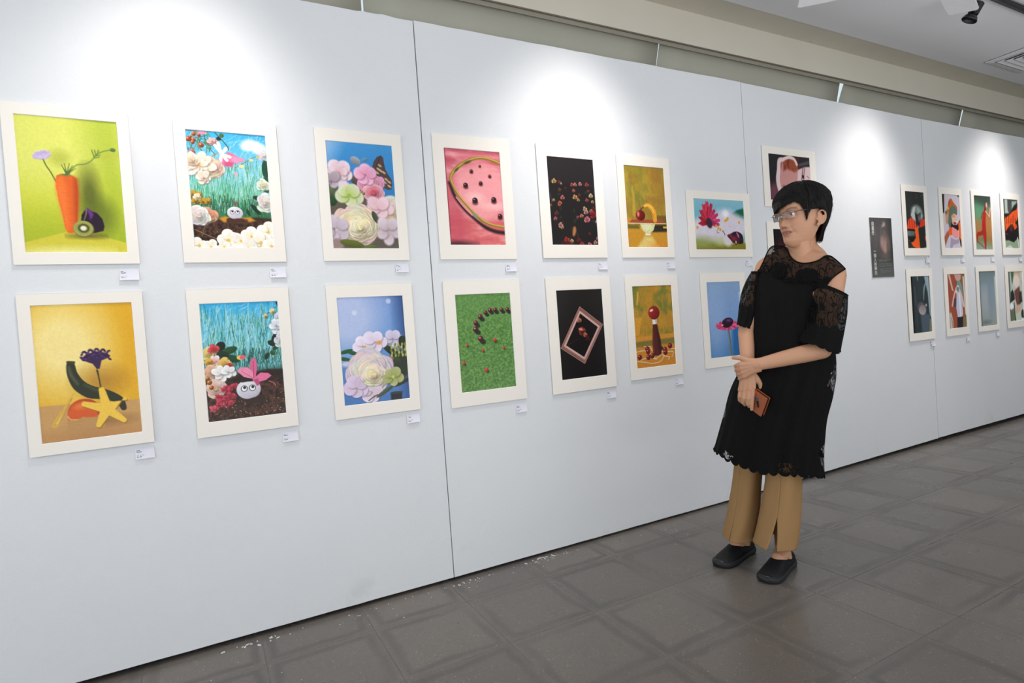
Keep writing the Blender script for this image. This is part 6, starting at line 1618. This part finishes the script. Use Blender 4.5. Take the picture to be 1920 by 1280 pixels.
# ------------------------------------------------------------------ tunic
def lace_material(name, base_alpha, scale):
    """black net with an embroidered vine pattern; vertex value 'sheer' says how open the cloth is"""
    t = NT(name)
    oc = t.coord()
    w = t.noise(oc, 14, 3)
    mp = t.n("ShaderNodeMapping"); mp.inputs["Scale"].default_value = (1.25, 1.0, .50); mp.inputs["Rotation"].default_value = (0, .35, 0)
    t.l(oc, mp.inputs[0])
    def vine(sc, th):
        return t.math('LESS_THAN', t.math('ABSOLUTE', t.math('SUBTRACT', t.noise(mp.outputs[0], sc, 0, .4, .6), .5)), th)
    lines = t.math('MAXIMUM', vine(scale * 1.0, .022), vine(scale * 1.37, .018))
    vd = t.n("ShaderNodeTexVoronoi", i_Scale=scale * 1.9); t.l(oc, vd.inputs["Vector"])
    dots = t.math('LESS_THAN', vd.outputs["Distance"], .17)
    pat = t.math('MAXIMUM', lines, dots)
    at = t.n("ShaderNodeAttribute", attribute_name="sheer")
    op = t.math('MAXIMUM', pat, base_alpha)                       # 1 on the embroidery, base_alpha on the net
    sh = t.math('GREATER_THAN', t.math('ADD', at.outputs["Fac"], t.math('MULTIPLY', t.math('SUBTRACT', t.noise(oc, 70, 3), .5), .5)), .5)
    alpha = t.math('SUBTRACT', 1.0, t.math('MULTIPLY', sh, t.math('SUBTRACT', 1.0, op)), True)
    t.l(alpha, t.b.inputs["Alpha"])
    t.set(t.mix(w, rgb(8, 8, 9), rgb(13, 13, 13)), 0.85, spec=0.15)
    t.bump(t.math('ADD', t.noise(oc, 220, 3), t.math('MULTIPLY', t.noise(oc, 30, 4), 2.0)), 0.35, .003)
    return t.m
M_NET = lace_material("black_lace_net", .46, 30.0)
M_OPEN = lace_material("black_open_lace", .22, 46.0)
M_CLOTH = M_OPEN
M_TRIM = simple("black_ribbon", rgb(11, 11, 12), 0.8, spec=0.15, bump=.1)

def loft_rings(rows, n, fold=None, close=True):
    """rows: (left px, right px, bL, bR, depth); returns verts grid"""
    V = []
    for j, (l, r, bl, br, dep) in enumerate(rows):
        Lp, Rp = PL(*l, bl), PL(*r, br)
        c, hv = (Lp + Rp) / 2, (Rp - Lp) / 2
        dv = Vector((-hv.y, hv.x, 0)); dv = dv.normalized() * dep if dv.length > 1e-6 else Vector((0, dep, 0))
        row = []
        for i in range(n):
            th = 2 * math.pi * i / n
            p = c + hv * math.cos(th) + dv * math.sin(th)
            if fold: p = p + fold(j / (len(rows) - 1), th, c, p)
            row.append(p)
        V.append(row)
    return V
def resample(rows, m):
    """smooth extra rows between the measured ones"""
    out = []
    k = len(rows)
    A = np.array([list(r[0]) + list(r[1]) + list(r[2:]) for r in rows], float)
    for q in range(m):
        f = q / (m - 1) * (k - 1); i = min(int(f), k - 2); t = f - i
        p0, p1, p2, p3 = A[max(i - 1, 0)], A[i], A[i + 1], A[min(i + 2, k - 1)]
        v = .5 * (2 * p1 + (p2 - p0) * t + (2 * p0 - 5 * p1 + 4 * p2 - p3) * t * t + (3 * p1 - p0 - 3 * p2 + p3) * t ** 3)
        out.append(((v[0], v[1]), (v[2], v[3]), v[4], v[5], v[6]))
    return out
def cloth(name, V, mat, parent, sheer=None, closed=True, thick=.0016):
    n = len(V[0]); m = len(V)
    vs = [p for row in V for p in row]
    fs = []
    for j in range(m - 1):
        for i in range(n if closed else n - 1):
            a, b = j * n + i, j * n + (i + 1) % n
            fs.append((a, a + n, b + n, b))
    o = pchild(mesh_obj(name, vs, fs, mat, None, True), parent)
    at = o.data.attributes.new("sheer", 'FLOAT', 'POINT')
    at.data.foreach_set("value", np.array(sheer if sheer is not None else [0.0] * len(vs), np.float32))
    md = o.modifiers.new("thickness", 'SOLIDIFY'); md.thickness = thick; md.offset = 0
    return o
tunic = empty("tunic"); pchild(tunic)
ND, MD = 240, 64
rows = resample([((1424, 506), (1552, 531), .02, -.07, .105), ((1416, 540), (1557, 570), .02, -.06, .122), ((1411, 590), (1562, 620), .0, -.05, .130), ((1407, 640), (1567, 665), -.02, -.05, .136),
                 ((1388, 690), (1568, 703), -.03, -.05, .140), ((1370, 730), (1562, 742), -.03, -.05, .146), ((1358, 775), (1551, 785), -.03, -.05, .150), ((1349, 808), (1547, 822), -.03, -.05, .156),
                 ((1343, 830), (1545, 858), -.03, -.05, .160), ((1340, 842), (1546, 888), -.03, -.05, .164)], MD)
frng = np.random.default_rng(21)
fa, fp = frng.uniform(.4, 1, 6), frng.uniform(0, 6.28, 6)
def fold(f, th, c, p):
    amp = .002 + .011 * f ** 1.3
    w = sum(fa[k] * math.sin((5 + 3 * k) * th + fp[k] + 1.2 * f) for k in range(6)) / 3
    w += .30 * math.sin(46 * th + 2 * math.sin(3 * f)) * (1 - f) ** 2
    edge = abs(math.sin(th)) ** .7
    d = (p - c); d.z = 0
    return d.normalized() * amp * w * edge
V = loft_rings(rows, ND, fold)
# top edge follows the dipped empire seam; hem is scalloped
for i in range(ND):
    th = 2 * math.pi * i / ND
    front = max(0, -math.sin(th))
    dip = -.016 * front * abs(math.cos(th)) ** .5 * 0 - .010 * math.exp(-((math.cos(th) + .25) / .25) ** 2) * front
    for j in range(8): V[j][i] = V[j][i] + Vector((0, 0, dip * (1 - j / 8)))
    sc = abs(math.sin(th * 17 + .6))
    for j in range(MD - 9, MD):
        f = (j - (MD - 9)) / 8
        V[j][i] = V[j][i] + Vector((0, 0, -.017 * (sc ** .6 - .5) * f - .008 * f * math.sin(th * 3 + .8)))
sheer = []
for j in range(MD):
    f = j / (MD - 1)
    for i in range(ND):
        th = 2 * math.pi * i / ND
        s = 0.0
        right = math.exp(-((min(th, 2 * math.pi - th)) / .72) ** 2)
        left = math.exp(-((th - math.pi) / .45) ** 2)
        s += right * (.95 * math.exp(-((f - .46) / .10) ** 2) + .70 * math.exp(-((f - .84) / .06) ** 2))
        s += left * (.75 * math.exp(-((f - .66) / .07) ** 2))
        s += (.54 if f > .90 else 0) * (.55 + .45 * math.sin(th * 5 + 1)) * (f < .975)
        s += .35 * math.exp(-((f - .88) / .06) ** 2) * max(0, math.sin(th * 4 + 2.4)) ** 2
        sheer.append(s)
SK = V

# sheer yoke over chest and shoulders
Bp = [(1424, 505, .03), (1432, 508, -.02), (1441, 513, -.05), (1452, 519, -.08), (1467, 527, -.10), (1485, 529, -.12), (1503, 529.5, -.12), (1520, 530, -.125), (1534, 531, -.12), (1543, 532, -.11), (1551, 533, -.10)]
Tp = [(1433, 487, .05), (1443.5, 462.5, .05), (1459, 460.5, .04), (1474.5, 463, .01), (1480, 479, -.04), (1490, 489, -.06), (1504, 494, -.08), (1524, 492, -.09), (1541, 485.5, -.09), (1556, 476.5, -.06), (1585, 504, -.09)]
def cr(pts, m):
    A = np.array(pts, float); out = []; k = len(A)
    for q in range(m):
        f = q / (m - 1) * (k - 1); i = min(int(f), k - 2); t = f - i
        p0, p1, p2, p3 = A[max(i - 1, 0)], A[i], A[i + 1], A[min(i + 2, k - 1)]
        out.append(p1 * (1 - t) + p2 * t if k < 3 else .5 * (2 * p1 + (p2 - p0) * t + (2 * p0 - 5 * p1 + 4 * p2 - p3) * t * t + (3 * p1 - p0 - 3 * p2 + p3) * t ** 3))
    return out
NU, NVY = 72, 18
Bc, Tc = cr(Bp, NU), cr(Tp, NU)
Y, shy = [], []
for j in range(NVY):
    f = j / (NVY - 1); row = []
    for i in range(NU):
        q = Tc[i] * f + Bc[i] * (1 - f)
        bow = math.sin(math.pi * f) * (-5 if i > NU * .93 else 0)
        row.append(on_body(q[0] + bow, q[1], q[2], .0055))
    Y.append(row)
# smooth the draped patch so it spans hollows
Ya = np.array([[list(p) for p in r] for r in Y])
for it in range(14):
    Yb = Ya.copy()
    Yb[1:-1, 1:-1] = (Ya[:-2, 1:-1] + Ya[2:, 1:-1] + Ya[1:-1, :-2] + Ya[1:-1, 2:]) / 4
    Yb[0, 1:-1] = (Ya[0, :-2] + Ya[0, 2:] + 2 * Ya[0, 1:-1]) / 4; Yb[-1, 1:-1] = (Ya[-1, :-2] + Ya[-1, 2:] + 2 * Ya[-1, 1:-1]) / 4
    Yb[1:-1, 0] = (Ya[:-2, 0] + Ya[2:, 0] + 2 * Ya[1:-1, 0]) / 4; Yb[1:-1, -1] = (Ya[:-2, -1] + Ya[2:, -1] + 2 * Ya[1:-1, -1]) / 4
    Ya = Yb
cl = np.array(CL); dirs = cl - Ya; dirs /= np.linalg.norm(dirs, axis=-1, keepdims=True)
for j in range(NVY):
    for i in range(NU):
        hit = BV.find_nearest(Vector(Ya[j, i]))
        off = (Vector(Ya[j, i]) - hit[0])
        if off.dot(hit[1]) < .0035: Ya[j, i] = np.array(hit[0] + hit[1] * .0035)
Y = [[Vector(p) for p in r] for r in Ya]
for j in range(NVY):
    f = j / (NVY - 1)
    for i in range(NU):
        px, py = (Tc[i] * f + Bc[i] * (1 - f))[:2]
        lobe = max(math.exp(-(((px - 1460) / 15) ** 2 + ((py - 509) / 12) ** 2) ** 2), math.exp(-(((px - 1513) / 17) ** 2 + ((py - 518) / 12) ** 2) ** 2), math.exp(-((py - 530) / 7) ** 2))
        edge = 1.0 if (j < NVY - 1) else 0
        shy.append(max(0, 1.0 - 1.6 * lobe) * edge)
cloth("yoke", Y, M_NET, tunic, shy, closed=False, thick=.0008)
# the bodice hangs from the yoke's seam: draw its top front edge onto that seam
ya = np.array([list(p) for p in Y[0]]); order_ = np.argsort(ya[:, 0])
for i in range(ND):
    th = 2 * math.pi * i / ND
    if math.sin(th) >= 0: continue
    p = SK[0][i]
    tq = Vector([np.interp(p.x, ya[order_, 0], ya[order_, k]) for k in range(3)])
    tq.y -= .004
    d = (tq - p); d.x = 0
    wgt = min(1, -math.sin(th) * 4)
    for j in range(20):
        SK[j][i] = SK[j][i] + d * wgt * (1 - j / 20) ** 1.5
dress_o = cloth("skirt", SK, M_CLOTH, tunic, sheer)
# hem cord in scallops
mb = MB(); mb.tube([SK[-1][i] for i in range(ND)] + [SK[-1][0]], .0028, 6, cap=False)
pchild(mb.build("hem_cord", M_TRIM, None, True), tunic)

def cord(name, pts, r, parent=tunic):
    mb = MB(); mb.tube(pts, r, 7); return pchild(mb.build(name, M_TRIM, None, True), parent)
cord("neckline_binding", [p + (Vector(CL) - p).normalized() * .001 for p in Y[-1][int(NU * .24):int(NU * .93)]], .0032)
cord("shoulder_binding", Y[-1][:int(NU * .26)], .0024); cord("shoulder_binding", Y[-1][int(NU * .90):], .0024)
cord("armhole_binding", [r[0] for r in Y], .0024); cord("armhole_binding", [r[-1] for r in Y], .0026)
cord("seam_binding", [p + (Vector(CL) - p).normalized() * .002 for p in Y[0]], .0036)
# ruffled appliqués on the yoke
ap = MB(); arng = np.random.default_rng(4)
for (cx, cy, rx, ry, nn) in ((1459, 507, 16, 14, 230), (1512, 517, 20, 13, 260), (1487, 526, 16, 5, 70)):
    for k in range(nn):
        a_, r_ = arng.uniform(0, 6.28), math.sqrt(arng.random())
        px, py = cx + rx * r_ * math.cos(a_), cy + ry * r_ * math.sin(a_)
        p = on_body(px, py, -.10, .010 + .003 * arng.random())
        hit = BV.find_nearest(p); nrm = hit[1]
        t1 = nrm.orthogonal().normalized(); t2 = nrm.cross(t1)
        ang = arng.uniform(0, 3.1); e1 = t1 * math.cos(ang) + t2 * math.sin(ang); e2 = nrm.cross(e1)
        w, h_ = .006, .004
        vsq = [p - e1 * w - e2 * h_, p + e1 * w - e2 * h_, p + e1 * w * .8 + e2 * h_ + nrm * .004, p - e1 * w * .8 + e2 * h_ + nrm * .003]
        ap.add((vsq + [v - nrm * .0012 for v in vsq], [(0, 1, 2, 3), (7, 6, 5, 4), (0, 4, 5, 1), (1, 5, 6, 2), (2, 6, 7, 3), (3, 7, 4, 0)]))
o = pchild(ap.build("lace_applique", M_TRIM), tunic); o["kind"] = "stuff"

# cold-shoulder sleeves
def sleeve(rows, n, m, sheerfun, hemfun):
    R_ = resample(rows, m); V = loft_rings(R_, n, lambda f, th, c, p: (p - c).normalized() * .003 * math.sin(th * 9 + 3 * f) * f)
    for i in range(n):
        th = 2 * math.pi * i / n
        for j in range(m - 6, m):
            f = (j - (m - 6)) / 5
            V[j][i] = V[j][i] + Vector((0, 0, hemfun(th) * f))
    sh = [sheerfun(j / (m - 1), 2 * math.pi * i / n) for j in range(m) for i in range(n)]
    o = cloth("sleeve", V, M_NET, tunic, sh, thick=.0010)
    for row in (V[0], V[-1]):
        mb = MB(); mb.tube(list(row) + [row[0]], .0024, 6, cap=False); q = pchild(mb.build("sleeve_binding", M_TRIM, None, True), o)
    return V
srng = np.random.default_rng(2)
sleeve([((1411, 510), (1437, 510), .055, .040, .058), ((1402, 527), (1433, 530), .045, .020, .060), ((1393, 549), (1429, 553), .025, .0, .060), ((1388, 576), (1424, 580), .0, -.02, .058), ((1385.5, 597), (1418, 604), -.02, -.035, .056), ((1384.5, 605), (1414, 614), -.03, -.045, .058)],
       72, 34, lambda f, th: 1.0 if f < .58 + .06 * math.sin(th * 7) else 0.0, lambda th: -.006 * (abs(math.sin(th * 6)) ** .6 - .5))
sleeve([((1526, 529.5), (1589, 555), -.10, -.085, .062), ((1523, 556), (1588.5, 572), -.115, -.095, .066), ((1518, 582), (1587, 592), -.130, -.105, .070), ((1511, 606), (1583, 612), -.140, -.115, .074), ((1502, 626), (1578, 634), -.150, -.120, .078), ((1495, 638), (1572.5, 655), -.155, -.125, .084)],
       84, 36, lambda f, th: 1.0 if .06 < f < .64 + .05 * math.sin(th * 6) else 0.0, lambda th: -.007 * (abs(math.sin(th * 8)) ** .6 - .5) + (-.022 * max(0, math.sin(-th)) * max(0, math.cos(th + .5))))

# ------------------------------------------------------------------ trousers
t = NT("tan_trouser_twill")
oc = t.coord()
t.set(t.mix(t.noise(oc, 5, 4), rgb(150, 116, 76), rgb(164, 128, 86)), 0.78, spec=0.2)
t.bump(t.math('ADD', t.noise(oc, 700, 2), t.math('MULTIPLY', t.noise(oc, 16, 3), 3)), 0.14, .003)
M_TAN = t.m
trousers = empty("trousers"); pchild(trousers)
def trouser_leg(rows, slit, n=96, m=44):
    R_ = resample(rows, m)
    V = loft_rings(R_, n, lambda f, th, c, p: (p - c).normalized() * (.0035 * math.sin(3 * th + 2) * (1 - f) + .003 * math.sin(5 * th + 4 * f)))
    if slit:          # front seam opens below the slit's apex
        f0, th0, wide = slit
        W = []
        for j, row in enumerate(V):
            f = j / (m - 1); gap = wide * max(0, (f - f0) / (1 - f0)) ** .8
            l, r, bl, br, dep = R_[j]
            Lp, Rp = PL(*l, bl), PL(*r, br); c, hv = (Lp + Rp) / 2, (Rp - Lp) / 2
            dv = Vector((-hv.y, hv.x, 0)).normalized() * dep
            nr = []
            for i in range(n):
                th = th0 + gap / 2 + (2 * math.pi - gap) * i / (n - 1)
                flare = math.exp(-(i / (n * .06)) ** 2) + math.exp(-((n - 1 - i) / (n * .06)) ** 2)
                p = c + hv * math.cos(th) + dv * math.sin(th)
                p = p + (p - c).normalized() * (.003 * math.sin(5 * th + 4 * f) + .010 * flare * max(0, f - f0) * (1 if i > n / 2 else -.4))
                nr.append(p)
            W.append(nr)
        V = W
    vs = [p for row in V for p in row]; fs = []
    nn = len(V[0])
    for j in range(m - 1):
        for i in range(nn - (1 if slit else 0)):
            a, b = j * nn + i, j * nn + (i + 1) % nn
            fs.append((a, a + nn, b + nn, b))
    o = pchild(mesh_obj("trouser_leg", vs, fs, M_TAN, None, True), trousers)
    md = o.modifiers.new("thickness", 'SOLIDIFY'); md.thickness = .0016; md.offset = 0
    return V
trouser_leg([((1385, 780), (1450, 785), .0, .0, .085), ((1379, 830), (1434, 838), .0, .0, .080), ((1372.5, 898), (1426.5, 905), .005, .005, .078), ((1366, 943), (1424, 950), .005, .005, .082), ((1360, 978), (1418.5, 990), .005, .0, .088), ((1356, 998.5), (1412.5, 1008), .005, .0, .094)], (.70, -2.1, .012))
trouser_leg([((1440, 790), (1505, 795), -.07, -.07, .090), ((1438, 850), (1502.5, 855), -.075, -.075, .086), ((1433, 900), (1502, 905), -.08, -.08, .082), ((1426.5, 943), (1501.5, 950), -.08, -.08, .086), ((1419, 986), (1499, 992), -.085, -.085, .092), ((1412.5, 1012), (1495, 1022), -.085, -.085, .098)], (.66, -1.72, .46))

# ------------------------------------------------------------------ shoes
M_SHOE = simple("black_knit_upper", rgb(17, 18, 20), 0.6, bump=.15, scale=260, spec=.3)
M_CAP = simple("black_leather_toe", rgb(17, 19, 21), 0.33, scale=60, spec=.5)
M_SOLE = simple("dark_grey_rubber_sole", rgb(34, 36, 38), 0.6, spec=.35)
PROF = [  # u, half width, sole width, top height
 (0.00, .016, .018, .050), (.04, .028, .031, .062), (.12, .034, .037, .060), (.25, .036, .038, .053), (.36, .037, .039, .060), (.46, .039, .041, .068), (.56, .042, .045, .064), (.68, .0455, .049, .053), (.80, .0455, .049, .043), (.90, .038, .042, .036), (.96, .026, .030, .030), (1.0, .012, .015, .022)]
def shoe(he, to):
    d = (to - he); Ln = d.length; d.normalize(); nrm = Vector((-d.y, d.x, 0))
    he = he - d * .012; Ln += .020
    root = empty("shoe"); pchild(root)
    P_ = np.array(PROF)
    us = np.concatenate([np.linspace(0, .06, 5), np.linspace(.1, .9, 20), np.linspace(.93, 1, 6)])
    def arch(V, name, mat, m_sel):
        nn = len(V[0]); vs = [p for r in V for p in r]; fs = []
        for j in range(len(V) - 1):
            for i in range(nn):
                a, b = j * nn + i, j * nn + (i + 1) % nn
                fs.append((a, b, b + nn, a + nn))
        fs.append(tuple(range(nn))[::-1]); fs.append(tuple(range((len(V) - 1) * nn, len(V) * nn)))
        bm = bmesh.new(); bv = [bm.verts.new(v) for v in vs]
        for f in fs: bm.faces.new([bv[q] for q in f])
        bmesh.ops.recalc_face_normals(bm, faces=bm.faces)
        o = bm_obj(name, bm, mat, None, True); o.parent = root; return o
    def sections(ulist, grow=0.0, z0=.016, top=9.0):
        V = []
        for u in ulist:
            w, sw, ht = (np.interp(u, P_[:, 0], P_[:, k]) for k in (1, 2, 3))
            if u > .66: ht = ht if top > 1 else min(ht, top)
            c = he + d * (Ln * u); row = []
            bend = nrm * (.010 * math.sin(math.pi * u))
            for k in range(28):
                th = 2 * math.pi * k / 28
                cx, cz = math.cos(th), math.sin(th)
                hw = (w + grow) * math.copysign(abs(cx) ** .75, cx)
                z = z0 + (ht + grow - z0) * (max(0, cz) ** (1.0 if u > .55 else .7)) if cz > 0 else z0 - .004
                row.append(c + bend * 0 + nrm * hw + Vector((0, 0, z)))
            V.append(row)
        return V
    arch(sections(us), "upper", M_SHOE, None)
    # leather guard wrapped low round the toe
    arch(sections(list(np.linspace(.661, .93, 12)) + list(np.linspace(.95, 1, 5)), .0018, top=.030), "toe_guard", M_CAP, None)
    V = []
    for u in us:
        sw = np.interp(u, P_[:, 0], P_[:, 2]); c = he + d * (Ln * (u * 1.03 - .015)); row = []
        lift = .010 * max(0, (u - .85) / .15) ** 2 + .004 * max(0, (.12 - u) / .12)
        for (k, z) in ((-1, .004), (-1.03, .010), (-1, .021), (-.9, .0235), (.9, .0235), (1, .021), (1.03, .010), (1, .004), (.93, .0006), (-.93, .0006)):
            row.append(c + nrm * sw * k + Vector((0, 0, z + (lift if z < .022 else lift * .6))))
        V.append(row)
    arch(V, "sole", M_SOLE, None)
    # knit collar around the foot opening
    pts = []
    for k in range(33):
        th = 2 * math.pi * k / 32
        u = .245 - .215 * math.cos(th)
        w, ht = np.interp(u, P_[:, 0], P_[:, 1]), np.interp(u, P_[:, 0], P_[:, 3])
        pts.append(he + d * (Ln * u) + nrm * (w * .90 * math.sin(th)) + Vector((0, 0, ht * (1 - .16 * abs(math.sin(th))) - .001)))
    mb = MB(); mb.tube(pts, .0032, 8, cap=False); o = mb.build("collar", M_SHOE, None, True); o.parent = root
    return root
shoe(*FR); shoe(*FL)

# ------------------------------------------------------------------ phone in a brown leather flip case (held: a thing of its own)
wp = [PL(1419, 730, -.190), PL(1441.5, 746.5, -.224), PL(1429.2, 780.7, -.190), PL(1412.4, 768.7, -.156)]
M_LEATHER = simple("tan_leather", rgb(158, 84, 48), 0.42, scale=120, bump=.12, spec=.45)
M_PHONE = simple("black_phone_glass", rgb(12, 12, 14), 0.2, spec=.5)
M_TAB = simple("blue_grey_tab", rgb(70, 84, 104), 0.5)
case = tag(empty("phone_case", PG), "tan leather flip phone case held in the woman's hanging hand", "phone case")
case.matrix_world = person.matrix_world.copy()
ux = (wp[1] - wp[0]); uy = (wp[2] - wp[1]); Wd, Hd = ux.length, uy.length
uy.normalize(); ux = (ux - uy * ux.dot(uy)).normalized(); un = ux.cross(uy)
if un.y > 0: un = -un
W2, H2 = Wd * .55, Hd / 2
Cc = wp[1] - ux * W2 + uy * H2
def slab(name, w, h, n0, n1, mat, ox=0, oy=0, bev=.004, rot=0.0):
    bm = bmesh.new(); vv = bm_box(bm, -w, w, -h, h, n0, n1)
    es = [e for e in bm.edges if abs(e.verts[0].co.z - e.verts[1].co.z) > 1e-6]
    if bev: bmesh.ops.bevel(bm, geom=es, offset=bev, segments=5, profile=0.5, affect='EDGES')
    M4 = Matrix(((ux.x, uy.x, un.x, Cc.x), (ux.y, uy.y, un.y, Cc.y), (ux.z, uy.z, un.z, Cc.z), (0, 0, 0, 1)))
    bmesh.ops.rotate(bm, matrix=Matrix.Rotation(rot, 3, 'Z'), verts=bm.verts)
    bmesh.ops.translate(bm, vec=(ox, oy, 0), verts=bm.verts); bmesh.ops.transform(bm, matrix=M4, verts=bm.verts); bmesh.ops.recalc_face_normals(bm, faces=bm.faces)
    o = bm_obj(name, bm, mat); o.parent = case; return o
slab("front_cover", W2, H2, .0050, .0072, M_LEATHER)
slab("back_cover", W2 + .001, H2 + .001, -.0075, -.0052, M_LEATHER)
slab("phone", W2 - .003, H2 - .003, -.0050, .0048, M_PHONE)
slab("strap", .0048, .016, .0073, .0083, M_PHONE, .002, .001, .002, -.55)
slab("strap_tab", .0075, .0065, .0073, .0090, M_TAB, -.008, -.013, .001, -.55)
